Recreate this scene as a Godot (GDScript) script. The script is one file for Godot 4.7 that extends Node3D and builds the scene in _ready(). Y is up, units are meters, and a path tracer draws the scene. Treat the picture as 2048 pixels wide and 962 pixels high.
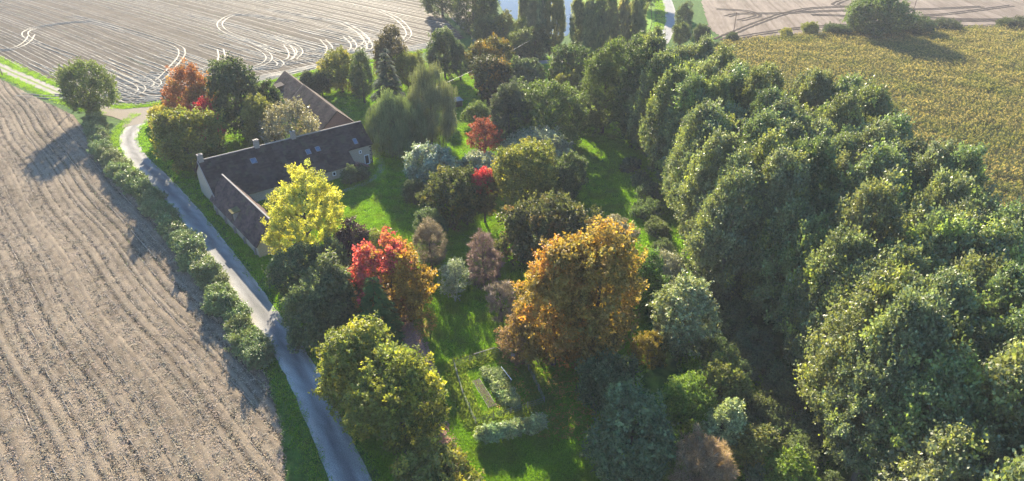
extends Node3D

var rng := RandomNumberGenerator.new()
var nz := FastNoiseLite.new()
var names := {}
var M := {}
var CL := {}
var PAL := {}

# ---------------------------------------------------------------- naming
func numbered(called: String) -> String:
	if not names.has(called):
		names[called] = 0
		return called
	names[called] += 1
	return "%s_%03d" % [called, names[called]]

func tag(o: Node, label: String, category: String, group := "", kind := "") -> void:
	if label != "": o.set_meta("label", label)
	if category != "": o.set_meta("category", category)
	if group != "": o.set_meta("group", group)
	if kind != "": o.set_meta("kind", kind)

func thing(called: String, label: String, category: String, at: Vector3, turn := 0.0, group := "") -> Node3D:
	var o := Node3D.new()
	o.name = numbered(called)
	add_child(o)
	o.position = at
	o.rotation.y = turn
	tag(o, label, category, group)
	return o

func part(called: String, mesh: Mesh, mat: Material, parent: Node, kind := "") -> MeshInstance3D:
	var o := MeshInstance3D.new()
	o.name = called if parent != self else numbered(called)
	o.mesh = mesh
	o.material_override = mat
	parent.add_child(o, true)
	if kind != "": o.set_meta("kind", kind)
	return o

func scatter(called: String, mesh: Mesh, mat: Material, buf: PackedFloat32Array, parent: Node) -> MultiMeshInstance3D:
	var mm := MultiMesh.new()
	mm.transform_format = MultiMesh.TRANSFORM_3D
	mm.use_colors = true
	mm.mesh = mesh
	mm.instance_count = buf.size() / 16
	mm.buffer = buf
	var o := MultiMeshInstance3D.new()
	o.name = called if parent != self else numbered(called)
	o.multimesh = mm
	o.material_override = mat
	parent.add_child(o, true)
	o.set_meta("kind", "stuff")
	return o

func put(buf: PackedFloat32Array, b: Basis, p: Vector3, c: Color) -> void:
	buf.append_array(PackedFloat32Array([b.x.x, b.y.x, b.z.x, p.x, b.x.y, b.y.y, b.z.y, p.y, b.x.z, b.y.z, b.z.z, p.z, c.r, c.g, c.b, 1.0]))

# ---------------------------------------------------------------- materials
func noise_image(freq: float, lo: Color, hi: Color, seed_: int, size := 512, octaves := 5, contrast := 1.0) -> ImageTexture:
	var n := FastNoiseLite.new()
	n.seed = seed_
	n.frequency = freq
	n.fractal_octaves = octaves
	n.fractal_gain = 0.62
	var im := n.get_seamless_image(size, size)
	im.convert(Image.FORMAT_L8)
	var d := im.get_data()
	var out := PackedByteArray()
	out.resize(size * size * 3)
	var lut := PackedByteArray()
	for i in 256:
		var t: float = clampf((i / 255.0 - 0.5) * contrast + 0.5, 0, 1)
		var c := lo.lerp(hi, t).linear_to_srgb()
		lut.append(int(clampf(c.r, 0, 1) * 255)); lut.append(int(clampf(c.g, 0, 1) * 255)); lut.append(int(clampf(c.b, 0, 1) * 255))
	var k := 0
	for i in d.size():
		var j: int = d[i] * 3
		out[k] = lut[j]; out[k + 1] = lut[j + 1]; out[k + 2] = lut[j + 2]
		k += 3
	return ImageTexture.create_from_image(Image.create_from_data(size, size, false, Image.FORMAT_RGB8, out))

func std(lin: Color, rough := 0.9, vertex := false) -> StandardMaterial3D:
	var m := StandardMaterial3D.new()
	m.albedo_color = lin.linear_to_srgb()
	m.roughness = rough
	m.vertex_color_use_as_albedo = vertex
	if rough > 0.65: m.metallic_specular = 0.15
	m.cull_mode = BaseMaterial3D.CULL_DISABLED
	return m

func textured(tex: Texture2D, metres: float, rough := 0.95, bump: Texture2D = null, bump_cm := 3.0, vertex := false) -> StandardMaterial3D:
	var m := std(Color(1, 1, 1), rough, vertex)
	m.albedo_texture = tex
	m.uv1_triplanar = true
	m.uv1_world_triplanar = true
	m.uv1_scale = Vector3.ONE / metres
	if bump:
		m.heightmap_enabled = true
		m.heightmap_texture = bump
		m.heightmap_scale = bump_cm
	return m

func leaf_mat(rough: float, back: float, spec := 0.5) -> StandardMaterial3D:
	var m := std(Color(1, 1, 1), rough, true)
	m.backlight_enabled = true
	m.backlight = Color(back, back, back * 0.7)
	m.metallic_specular = spec
	return m

# ---------------------------------------------------------------- shapes
func quad(st: SurfaceTool, a: Vector3, b: Vector3, c: Vector3, d: Vector3) -> void:
	for p in [a, b, c, a, c, d]: st.add_vertex(p)

func tri(st: SurfaceTool, a: Vector3, b: Vector3, c: Vector3) -> void:
	for p in [a, b, c]: st.add_vertex(p)

func begin() -> SurfaceTool:
	var st := SurfaceTool.new()
	st.begin(Mesh.PRIMITIVE_TRIANGLES)
	st.set_smooth_group(-1)
	return st

func done(st: SurfaceTool) -> ArrayMesh:
	st.generate_normals()
	return st.commit()

func hull(st: SurfaceTool, top: Array, bottom: Array) -> void:
	# a closed solid between two polygons with the same number of corners
	var n := top.size()
	for i in range(1, n - 1):
		tri(st, top[0], top[i], top[i + 1])
		tri(st, bottom[0], bottom[i + 1], bottom[i])
	for i in n:
		var j := (i + 1) % n
		quad(st, top[i], bottom[i], bottom[j], top[j])

func box(st: SurfaceTool, c: Vector3, s: Vector3, b := Basis.IDENTITY) -> void:
	var h := s * 0.5
	var t := []
	var o := []
	for q in [Vector2(-1, -1), Vector2(1, -1), Vector2(1, 1), Vector2(-1, 1)]:
		t.append(c + b * Vector3(q.x * h.x, h.y, q.y * h.z))
		o.append(c + b * Vector3(q.x * h.x, -h.y, q.y * h.z))
	hull(st, t, o)

func box_mesh(c: Vector3, s: Vector3, b := Basis.IDENTITY) -> ArrayMesh:
	var st := begin()
	box(st, c, s, b)
	return done(st)

func slab(p: Array, thick: float) -> ArrayMesh:
	var st := begin()
	var n: Vector3 = (p[1] - p[0]).cross(p[2] - p[0]).normalized()
	if n.y < 0: n = -n
	var low := []
	for q in p: low.append(q - n * thick)
	hull(st, p, low)
	return done(st)

func tube(st: SurfaceTool, pts: Array, rad: Array, sides := 6) -> void:
	for i in pts.size() - 1:
		var a: Vector3 = pts[i]
		var b: Vector3 = pts[i + 1]
		var d := (b - a).normalized()
		var s := d.cross(Vector3(0.31, 0.11, 0.94)).normalized()
		var t := d.cross(s)
		for k in sides:
			var a0 := TAU * k / sides
			var a1 := TAU * (k + 1) / sides
			var u0 := s * cos(a0) + t * sin(a0)
			var u1 := s * cos(a1) + t * sin(a1)
			quad(st, a + u0 * rad[i], a + u1 * rad[i], b + u1 * rad[i + 1], b + u0 * rad[i + 1])

func tube_mesh(pts: Array, rad: Array, sides := 6) -> ArrayMesh:
	var st := begin()
	tube(st, pts, rad, sides)
	return done(st)

func smooth_line(pts: Array, step := 1.5) -> PackedVector2Array:
	var out := PackedVector2Array()
	for i in pts.size() - 1:
		var p0: Vector2 = pts[maxi(i - 1, 0)]
		var p1: Vector2 = pts[i]
		var p2: Vector2 = pts[i + 1]
		var p3: Vector2 = pts[mini(i + 2, pts.size() - 1)]
		var n := maxi(2, int(p1.distance_to(p2) / step))
		for k in n:
			out.append(p1.cubic_interpolate(p2, p0, p3, float(k) / n))
	out.append(pts[-1])
	return out

# a strip laid on the ground: across = [[offset, height, colour], ...]
func strip(pts: PackedVector2Array, across: Array, wobble := 0.0, tint := 0.0) -> ArrayMesh:
	var v := PackedVector3Array(); var c := PackedColorArray(); var ix := PackedInt32Array()
	var m := across.size()
	for i in pts.size():
		var d := (pts[mini(i + 1, pts.size() - 1)] - pts[maxi(i - 1, 0)]).normalized()
		var s := Vector2(-d.y, d.x)
		for k in m:
			var o: float = across[k][0]
			if k == 0 or k == m - 1: o += nz.get_noise_2d(pts[i].x * 14.0 + k * 77.0, pts[i].y * 14.0) * wobble
			var p := pts[i] + s * o
			v.append(Vector3(p.x, across[k][1], p.y))
			var q: Color = across[k][2]
			var g := 1.0 + nz.get_noise_2d(p.x * 9.0, p.y * 9.0 + k * 31.0) * tint
			c.append(Color(q.r * g, q.g * g, q.b * g))
		if i > 0:
			for k in m - 1:
				var a := (i - 1) * m + k
				ix.append_array(PackedInt32Array([a, a + 1, a + m, a + 1, a + m + 1, a + m]))
	return grid_mesh(v, c, ix)

func grid_mesh(v: PackedVector3Array, c: PackedColorArray, ix: PackedInt32Array) -> ArrayMesh:
	var n := PackedVector3Array()
	n.resize(v.size())
	for i in range(0, ix.size(), 3):
		var f := (v[ix[i + 1]] - v[ix[i]]).cross(v[ix[i + 2]] - v[ix[i]])
		if f.y > 0:
			var sw := ix[i + 1]
			ix[i + 1] = ix[i + 2]
			ix[i + 2] = sw
		else:
			f = -f
		n[ix[i]] += f; n[ix[i + 1]] += f; n[ix[i + 2]] += f
	for i in n.size(): n[i] = n[i].normalized() if n[i].length_squared() > 0 else Vector3.UP
	var a := []
	a.resize(Mesh.ARRAY_MAX)
	a[Mesh.ARRAY_VERTEX] = v; a[Mesh.ARRAY_NORMAL] = n; a[Mesh.ARRAY_COLOR] = c; a[Mesh.ARRAY_INDEX] = ix
	var m := ArrayMesh.new()
	m.add_surface_from_arrays(Mesh.PRIMITIVE_TRIANGLES, a)
	return m

func sheet(poly: PackedVector2Array, y: float) -> ArrayMesh:
	var ix := Geometry2D.triangulate_polygon(poly)
	var v := PackedVector3Array(); var c := PackedColorArray()
	for p in poly:
		v.append(Vector3(p.x, y, p.y)); c.append(Color(1, 1, 1))
	return grid_mesh(v, c, ix)

func structure(called: String, mesh: Mesh, mat: Material, label: String, category: String) -> MeshInstance3D:
	var o := part(called, mesh, mat, self, "structure")
	tag(o, label, category)
	return o

# ---------------------------------------------------------------- foliage
func rdir() -> Vector3:
	var y := rng.randf_range(-1, 1)
	var a := rng.randf() * TAU
	var r := sqrt(1 - y * y)
	return Vector3(cos(a) * r, y, sin(a) * r)

class Leaves:
	var v := PackedVector3Array()
	var n := PackedVector3Array()
	var c := PackedColorArray()
	var ix := PackedInt32Array()
	func leaf(p: Vector3, along: Vector3, up: Vector3, l: float, w: float, col: Color) -> void:
		var s := along.cross(up).normalized()
		var nn := s.cross(along).normalized()
		var k := v.size()
		v.append(p); v.append(p + along * l * 0.45 + s * w * 0.5); v.append(p + along * l - nn * l * 0.15); v.append(p + along * l * 0.45 - s * w * 0.5)
		for i in 4:
			n.append(nn); c.append(col)
		ix.append_array(PackedInt32Array([k, k + 2, k + 1, k, k + 3, k + 2]))
	func mesh() -> ArrayMesh:
		var a := []
		a.resize(Mesh.ARRAY_MAX)
		a[Mesh.ARRAY_VERTEX] = v; a[Mesh.ARRAY_NORMAL] = n; a[Mesh.ARRAY_COLOR] = c; a[Mesh.ARRAY_INDEX] = ix
		var m := ArrayMesh.new()
		m.add_surface_from_arrays(Mesh.PRIMITIVE_TRIANGLES, a)
		return m

func shade(lo: float, hi: float) -> Color:
	var g := rng.randf_range(lo, hi)
	return Color(g * rng.randf_range(0.9, 1.1), g, g * rng.randf_range(0.85, 1.1))

func cluster(kind: String) -> ArrayMesh:
	var L := Leaves.new()
	match kind:
		"poplar":
			for i in 11:
				var d := (rdir() * 0.75 + Vector3(0, 0.85, 0)).normalized()
				var o := rdir() * 0.5
				var len := rng.randf_range(0.6, 1.3)
				for k in 8:
					var q := o + d * len * (k + 0.4) / 8.0 + rdir() * 0.15
					var g := rng.randf_range(0.7, 1.25)
					L.leaf(q, (d * 0.5 + rdir()).normalized(), (rdir() + Vector3(0, 0.6, 0)).normalized(), 0.29 * g, 0.25 * g, shade(0.5, 1.0))
		"broad", "fine":
			var n: int = {"broad": 72, "fine": 100, "poplar": 68}[kind]
			var l: float = {"broad": 0.40, "fine": 0.30, "poplar": 0.36}[kind]
			var w: float = {"broad": 0.27, "fine": 0.19, "poplar": 0.30}[kind]
			var tips := []
			for i in 9: tips.append(rdir() * rng.randf_range(0.35, 1.0) + Vector3(0, 0.15, 0))
			for i in n:
				var q: Vector3 = tips[i % 9] + rdir() * rng.randf() * 0.38
				var along := (q.normalized() * 0.6 + rdir() + Vector3(0, -0.25, 0)).normalized()
				var up := (rdir() * 0.9 + Vector3(0, 0.8, 0)).normalized()
				var k := rng.randf_range(0.7, 1.25)
				L.leaf(q, along, up, l * k, w * k, shade(0.5, 1.0))
		"spray":
			for i in 10:
				var d := (rdir() * 0.8 + Vector3(0, 0.75, 0)).normalized()
				var o := rdir() * 0.35
				var len := rng.randf_range(0.7, 1.25)
				for k in 11:
					var q := o + d * len * (k + 0.5) / 11.0 + rdir() * 0.1
					L.leaf(q, (d * 0.6 + rdir()).normalized(), (rdir() + Vector3(0, 0.7, 0)).normalized(), 0.24, 0.19, shade(0.7, 1.3))
		"conifer":
			for i in 5:
				var d := Vector3(rng.randf_range(-0.75, 0.75), rng.randf_range(-0.35, 0.05), 1.0).normalized()
				for k in 17:
					var t := (k + 0.5) / 17.0
					var q := d * t * 1.25 + Vector3(0, -0.28 * t * t, 0) + rdir() * 0.05
					for sgn in [-1.0, 1.0]:
						var along: Vector3 = (d * 0.8 + d.cross(Vector3.UP) * sgn * rng.randf_range(0.5, 1.0) + rdir() * 0.3).normalized()
						L.leaf(q, along, (Vector3.UP + rdir() * 0.4).normalized(), 0.34 * (1.15 - t * 0.6), 0.085, shade(0.6, 1.3))
		"willow":
			for i in 13:
				var a := rng.randf() * TAU
				var o := Vector3(cos(a), 0, sin(a)) * sqrt(rng.randf()) * 0.85 + Vector3(0, rng.randf_range(-0.1, 0.6), 0)
				var len := rng.randf_range(1.3, 2.6)
				var lean := Vector3(rng.randf_range(-0.12, 0.12), -1, rng.randf_range(-0.12, 0.12))
				for k in 15:
					var q := o + lean * len * (k / 15.0) + rdir() * 0.05
					L.leaf(q, (lean + rdir() * 0.55).normalized(), rdir(), 0.30, 0.075, shade(0.7, 1.3))
		"twig":
			for i in 42:
				var d := (rdir() + Vector3(0, 0.5, 0)).normalized()
				L.leaf(d * rng.randf_range(0, 0.35), (d + rdir() * 0.35).normalized(), rdir(), rng.randf_range(0.6, 1.15), 0.035, shade(0.6, 1.3))
			for i in 26:
				L.leaf(rdir() * rng.randf_range(0.3, 0.95), rdir(), rdir(), 0.15, 0.09, shade(0.8, 1.4))
	return L.mesh()

func pick(pal: String, hgt: float, side: float, patch := 0.0) -> Color:
	# hgt: -1 foot of the crown .. 1 top; side: -1 .. 1 across the crown. Leaves turn colour from the crown's top or one side first.
	var p: Array = PAL[pal]
	var c: Color = p[0].lerp(p[1], rng.randf())
	if p.size() > 2:
		var turned: float = p[3] * hgt + p[4] * side + p[5] + patch + rng.randf_range(-0.35, 0.35)
		if turned > 0.0: c = c.lerp(p[2], clampf(turned * 2.2, 0.0, 1.0))
	var g := rng.randf_range(0.75, 1.5)
	return Color(c.r * g, c.g * g, c.b * g)

func tree(called: String, label: String, category: String, x: float, z: float, r: float, b: float, clear: float, cm: String, pal: String, opt := {}, group := "") -> Node3D:
	var root := thing(called, label, category, Vector3(x, 0, z), 0.0, group)
	var hc := clear + b
	var own := Color(rng.randf_range(0.88, 1.14), 1.0, rng.randf_range(0.85, 1.15)) * rng.randf_range(0.88, 1.16)
	var area := 4.0 * PI * (2.0 * r * b + r * r) / 3.0
	var cs := clampf(0.11 * r + 0.36, 0.42, 1.15)
	var dens: float = 1.25
	if opt.has("thin"): dens = 0.65
	if opt.has("dense"): dens = 1.9
	if cm == "twig": dens *= 0.75
	if cm == "fine": dens *= 1.1
	if cm == "poplar": dens *= 1.15
	if opt.has("dens"): dens *= opt.dens
	var n := clampi(int(area / (cs * cs * 1.15) * dens), 24, 900)
	var buf := PackedFloat32Array()
	var lobes := []
	var st := begin()
	var tr := 0.035 * r + 0.012 * hc + 0.05
	var lean := Vector3(rng.randf_range(-0.06, 0.06), 1, rng.randf_range(-0.06, 0.06))
	if opt.has("cone"):
		var h := 2.0 * b + clear
		tube(st, [Vector3(0, -0.15, 0), Vector3(0, h * 0.5, 0), Vector3(0, h * 0.97, 0)], [tr, tr * 0.6, 0.03])
		var tiers := int(h * 1.5)
		for i in tiers:
			var t := (i + 0.3) / tiers
			var rr := r * pow(1.0 - t, 0.8) * rng.randf_range(0.8, 1.1)
			var m := maxi(3, int(n * 1.5 * (1.0 - t) / tiers * 1.6))
			for k in m:
				var a := rng.randf() * TAU
				var q := rr * sqrt(rng.randf_range(0.12, 1.0)) - cs * 0.6
				q = maxf(q, 0.02)
				var out := Vector3(cos(a), 0, sin(a))
				var y := clear + (h - clear) * t - q * 0.22 + rng.randf_range(-0.25, 0.25)
				var bs := Basis(Vector3.UP, atan2(out.x, out.z)).scaled(Vector3.ONE * cs * rng.randf_range(0.8, 1.25))
				put(buf, bs, out * q + Vector3(0, maxf(y, 0.3), 0), pick(pal, t * 2 - 1, cos(a)))
			if i % 3 == 0:
				var a2 := rng.randf() * TAU
				tube(st, [Vector3(0, h * t, 0), Vector3(cos(a2) * rr * 0.7, h * t - rr * 0.1, sin(a2) * rr * 0.7)], [tr * 0.3 * (1 - t) + 0.02, 0.015], 4)
	else:
		var k_l := clampi(int(8 + r * 1.9 + b * 0.6 + maxf(0.0, b / r - 1.2) * 6.0), 9, 36)
		if cm == "poplar": k_l = 34
		var lr := r * (0.44 if k_l < 15 else 0.36 if cm != "poplar" else 0.29)
		var vy: float = clampf(b / r, 0.6, 2.2)
		for i in k_l:
			var y := 1.0 - 1.9 * (i + 0.5) / k_l
			var a := i * 2.39996 + rng.randf_range(-0.35, 0.35)
			var q := sqrt(maxf(0.0, 1 - y * y))
			if opt.has("dome") and y < 0.0: q = lerpf(q, 1.0, 0.3)
			if cm == "poplar": q *= 1.0 - 0.5 * maxf(y, -0.2)
			var push := rng.randf_range(0.46, 0.78)
			var rad := lr * rng.randf_range(0.65, 1.3)
			lobes.append([Vector3(cos(a) * q * r * push, hc + y * b * push, sin(a) * q * r * push), rad])
		lobes.append([Vector3(0, hc, 0), r * 0.5])
		# trunk and limbs
		tube(st, [Vector3(0, -0.15, 0), lean * hc * 0.4, lean * hc, lean * (hc + b * 0.55)], [tr * 1.25, tr * 0.9, tr * 0.55, 0.04])
		var limbs := mini(lobes.size(), 11)
		for i in limbs:
			var c: Vector3 = lobes[(i * 2) % lobes.size()][0]
			var y0: float = clampf(c.y - Vector2(c.x, c.z).length() * 0.9, clear * 0.7 + 0.2, hc * 1.2)
			var p0 := lean * y0
			var mid := p0.lerp(c, 0.5) + Vector3(0, -0.06 * r, 0)
			tube(st, [p0, mid, c + (c - Vector3(0, hc, 0)) * 0.35], [tr * 0.45, tr * 0.28, 0.02], 5)
		var wsum := 0.0
		for q in lobes: wsum += q[1] * q[1]
		for i in n:
			var p := Vector3.ZERO
			var d := Vector3.UP
			for attempt in 4:
				var w := rng.randf() * wsum
				var lob: Array = lobes[0]
				for q in lobes:
					w -= q[1] * q[1]
					if w <= 0:
						lob = q
						break
				d = (rdir() + (lob[0] - Vector3(0, hc - b * 0.25, 0)).normalized() * 0.55).normalized()
				var rr: float = lob[1] * (rng.randf_range(0.7, 1.08) if rng.randf() < (0.55 if cm == "poplar" else 0.7) else rng.randf_range(1.05, 1.45))
				p = lob[0] + Vector3(d.x * rr, d.y * rr * vy, d.z * rr)
				if cm == "poplar" and i % 5 < 3:
					# loose upright shoots all over the tapering crown
					var up := rng.randf_range(-0.95, 1.0)
					var an := rng.randf() * TAU
					var girth := r * sqrt(maxf(0.02, 1.0 - up * up * 0.9)) * (1.0 - 0.4 * maxf(up, -0.3)) * rng.randf_range(0.6, 1.12)
					p = Vector3(cos(an) * girth, hc + up * b * rng.randf_range(0.9, 1.08), sin(an) * girth)
					d = Vector3(cos(an), 0.8, sin(an)).normalized()
					break
				if p.y < 0.2: continue
				var inside := false
				for q in lobes:
					if q == lob: continue
					var e: Vector3 = p - q[0]
					e.y /= vy
					if e.length_squared() < q[1] * q[1] * 0.6:
						inside = true
						break
				if not inside: break
			if p.y < 0.25: p.y = rng.randf_range(0.25, 0.8)
			var s := cs * rng.randf_range(0.55, 1.25)
			var bs: Basis
			if cm == "willow":
				bs = Basis(Vector3.UP, rng.randf() * TAU).scaled(Vector3(s, s * minf(1.3, maxf(0.35, p.y / (2.6 * s))), s))
			else:
				var ax := Vector3.UP.cross(d)
				var ang := Vector3.UP.angle_to(d) * 0.6
				bs = Basis(ax.normalized(), ang) if ax.length() > 0.01 else Basis.IDENTITY
				bs = (bs * Basis(Vector3.UP, rng.randf() * TAU)).scaled(Vector3(s, s * (1.35 if cm == "poplar" else 1.9 if opt.has("column") else 1.0), s))
			put(buf, bs, p, pick(pal, (p.y - hc) / b, p.x / r, nz.get_noise_3d((p.x + x) * 9.0, p.y * 9.0, (p.z + z) * 9.0) * 0.9) * own)
		if opt.has("ivy"):
			for i in 70:
				var a := rng.randf() * TAU
				put(buf, Basis(Vector3.UP, a).scaled(Vector3.ONE * cs * 0.8), Vector3(cos(a) * 1.2, rng.randf_range(0.3, clear + 2.5), sin(a) * 1.2), pick("olive", 0, 0))
	var wood := part("trunk", done(st), M.bark_pale if opt.has("pale") else M.bark, root)
	if opt.has("pale"): wood.set_meta("label", "pale grey bark")
	scatter("crown", CL[cm][rng.randi() % CL[cm].size()], M["leaf_" + ("poplar" if cm == "poplar" else "twig" if cm == "twig" or cm == "conifer" or cm == "willow" else "gloss" if opt.has("gloss") or pal.begins_with("silver") else "broad")], buf, root)
	return root

# courses of tiles laid over a roof slab: each course is a tilted strip with its own uneven tiles
func tile_courses(a: Vector3, b: Vector3, c: Vector3, d: Vector3, tones: Array) -> ArrayMesh:
	# a-b along the ridge, d-c along the eave
	var n: Vector3 = (b - a).cross(d - a).normalized()
	if n.y < 0: n = -n
	var rows_ := maxi(4, int(a.distance_to(d) / 0.34))
	var cols := maxi(4, int(a.distance_to(b) / 0.55))
	var v := PackedVector3Array(); var col := PackedColorArray(); var ix := PackedInt32Array()
	for i in rows_:
		var t0 := float(i) / rows_
		var t1 := (i + 1.12) / rows_
		for k in cols:
			var u0 := float(k) / cols
			var u1 := (k + 1.0) / cols
			var lift := rng.randf_range(0.045, 0.085)
			var base := v.size()
			for q in [[u0, t0, 0.015], [u1, t0, 0.015], [u1, t1, lift], [u0, t1, lift]]:
				v.append(a.lerp(b, q[0]).lerp(d.lerp(c, q[0]), q[1]) + n * q[2])
			var mid := v[base]
			var w := clampf(0.5 + nz.get_noise_3d(mid.x * 14.0, mid.y * 14.0, mid.z * 14.0) * 0.9 + rng.randf_range(-0.35, 0.35), 0, 1)
			var tone: Color = tones[0].lerp(tones[1], w)
			if nz.get_noise_3d(mid.x * 25.0 + 400, mid.y * 25.0, mid.z * 25.0) > 0.27: tone = tone.lerp(tones[2], 0.7)
			for q in 4: col.append(tone)
			ix.append_array(PackedInt32Array([base, base + 1, base + 2, base, base + 2, base + 3]))
	return grid_mesh(v, col, ix)

# ---------------------------------------------------------------- fields
func field(called: String, poly: PackedVector2Array, dir: Vector2, sr: Vector2, tr: Vector2, ds: float, dt: float, amp: float, lo: Color, hi: Color, mat: Material, label: String, y0: float) -> MeshInstance3D:
	var e := Vector2(dir.y, -dir.x)
	var ns := int((sr.y - sr.x) / ds) + 1
	var nt := int((tr.y - tr.x) / dt) + 1
	var v := PackedVector3Array(); var c := PackedColorArray(); var ix := PackedInt32Array()
	var row_h := PackedFloat32Array(); var row_c := PackedFloat32Array()
	for j in nt:
		var t := tr.x + j * dt
		var ph := fposmod(t / 1.32 + nz.get_noise_1d(t * 9.0) * 0.8, 1.0)
		var furrow := exp(-pow((ph - 0.5) / 0.17, 2.0)) * clampf(0.55 + nz.get_noise_1d(t * 31.0 + 77) * 1.6, 0.0, 1.3)
		row_h.append(nz.get_noise_1d(t * 55.0) * 0.6 + nz.get_noise_1d(t * 17.0 + 300) * 0.6 - furrow * 1.2)
		row_c.append(nz.get_noise_1d(t * 35.0 + 900) * 0.7 + nz.get_noise_1d(t * 6.0 + 50) * 0.7 + 0.25 - furrow * 1.1)
	for i in ns:
		var s := sr.x + i * ds
		var bend := 3.0 * sin(s / 70.0) + 0.35 * sin(s / 7.3)
		for j in nt:
			var t := tr.x + j * dt + bend
			var p := dir * s + e * t
			var g := nz.get_noise_2d(p.x * 30.0, p.y * 30.0)
			var g2 := nz.get_noise_2d(p.x * 3.0 + 70, p.y * 3.0)
			v.append(Vector3(p.x, y0 + amp * (1.0 + row_h[j] + 0.7 * g), p.y))
			c.append(lo.lerp(hi, clampf(0.5 + row_c[j] * 0.75 + g * 0.5 + g2 * 0.5, 0, 1)))
	for i in ns - 1:
		for j in nt - 1:
			var a := i * nt + j
			var m := (v[a] + v[a + nt + 1]) * 0.5
			if Geometry2D.is_point_in_polygon(Vector2(m.x, m.z), poly):
				ix.append_array(PackedInt32Array([a, a + 1, a + nt, a + 1, a + nt + 1, a + nt]))
	return structure(called, grid_mesh(v, c, ix), mat, label, "field")

func straw_rows(parent: Node, poly: PackedVector2Array, dir: Vector2, sr: Vector2, offs: Array, width: float, y: float, col: Color, called: String, mat: Material, gap := 0.25) -> void:
	var e := Vector2(dir.y, -dir.x)
	var v := PackedVector3Array(); var c := PackedColorArray(); var ix := PackedInt32Array()
	for t0 in offs:
		var bright := rng.randf_range(0.5, 1.1)
		var on := true
		var last := -1
		var s := sr.x
		while s < sr.y:
			var t: float = t0 + 3.0 * sin(s / 70.0) + 0.25 * nz.get_noise_2d(s * 3.0, t0 * 20.0)
			var p := dir * s + e * t
			on = Geometry2D.is_point_in_polygon(p, poly) and nz.get_noise_2d(s * 6.0, t0 * 40.0) > gap - 0.5
			if on:
				var w: float = width * rng.randf_range(0.7, 1.15)
				var k := v.size()
				v.append(Vector3(p.x - e.x * w, y - 0.10, p.y - e.y * w)); v.append(Vector3(p.x, y + 0.05, p.y)); v.append(Vector3(p.x + e.x * w, y - 0.10, p.y + e.y * w))
				var g := rng.randf_range(0.8, 1.15) * bright
				for q in 3: c.append(Color(col.r * g, col.g * g, col.b * g))
				if last >= 0: ix.append_array(PackedInt32Array([last, last + 1, k, last + 1, k + 1, k, last + 1, last + 2, k + 1, last + 2, k + 2, k + 1]))
				last = k
			else:
				last = -1
			s += rng.randf_range(0.9, 1.5)
	var o := part(called, grid_mesh(v, c, ix), mat, parent, "stuff")

func track_lines(parent: Node, lines: Array, gauge: float, width: float, y: float, col: Color, mat: Material, called: String) -> void:
	for l in lines:
		for side in [-0.5, 0.5]:
			var o: float = side * gauge
			var pts := smooth_line(l, 1.2)
			part(called, strip(pts, [[o - width, y - 0.12, col], [o - width * 0.3, y + 0.035, col], [o + width * 0.3, y + 0.035, col], [o + width, y - 0.12, col]], width * 0.8, 0.35), mat, parent)

func near_line(p: Vector2, pts: PackedVector2Array) -> float:
	var best := 1e9
	for i in pts.size() - 1:
		best = minf(best, p.distance_squared_to(Geometry2D.get_closest_point_to_segment(p, pts[i], pts[i + 1])))
	return sqrt(best)

func V2(a: Array) -> PackedVector2Array:
	var o := PackedVector2Array()
	for q in a: o.append(Vector2(q[0], q[1]))
	return o

func grass_along(called: String, label: String, pts: PackedVector2Array, o0: float, o1: float, per_m: float, pal: String, scale_: float) -> void:
	var buf := PackedFloat32Array()
	for i in pts.size() - 1:
		var d := pts[i + 1] - pts[i]
		var s := Vector2(-d.y, d.x).normalized()
		var n := int(d.length() * per_m + rng.randf())
		for k in n:
			var p := pts[i] + d * rng.randf() + s * rng.randf_range(o0, o1)
			put(buf, Basis(Vector3.UP, rng.randf() * TAU).scaled(Vector3.ONE * scale_ * rng.randf_range(0.6, 1.4)), Vector3(p.x, 0.0, p.y), pick(pal, 0, 0))
	var o := scatter(called, CL.tuft[0], M.leaf_grass, buf, self)
	tag(o, label, "grass", "", "stuff")

# ---------------------------------------------------------------- buildings
func roof(root: Node3D, p: Array, thick: float, tones: Array) -> void:
	var s := part("roof", slab(p, thick), M.roof_under, root)
	part("tile_courses", tile_courses(p[0], p[1], p[2], p[3], tones), M.tiles, s, "stuff")

func gable_solid(st: SurfaceTool, prof: Array, z0: float, z1: float, along_x := false) -> void:
	var a := []
	var b := []
	for p in prof:
		a.append(Vector3(z0, p.y, p.x) if along_x else Vector3(p.x, p.y, z0))
		b.append(Vector3(z1, p.y, p.x) if along_x else Vector3(p.x, p.y, z1))
	hull(st, a, b)

func chimney(root: Node3D, p: Vector3, h: float) -> void:
	var c := part("chimney", box_mesh(p + Vector3(0, h * 0.5 - 0.8, 0), Vector3(0.95, h + 1.6, 0.75)), M.stone, root)
	part("chimney_cap", box_mesh(p + Vector3(0, h + 0.06, 0), Vector3(1.1, 0.12, 0.9)), M.stone, c)
	part("flue", box_mesh(p + Vector3(0, h + 0.16, 0), Vector3(0.5, 0.1, 0.36)), M.dark, c)

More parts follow.
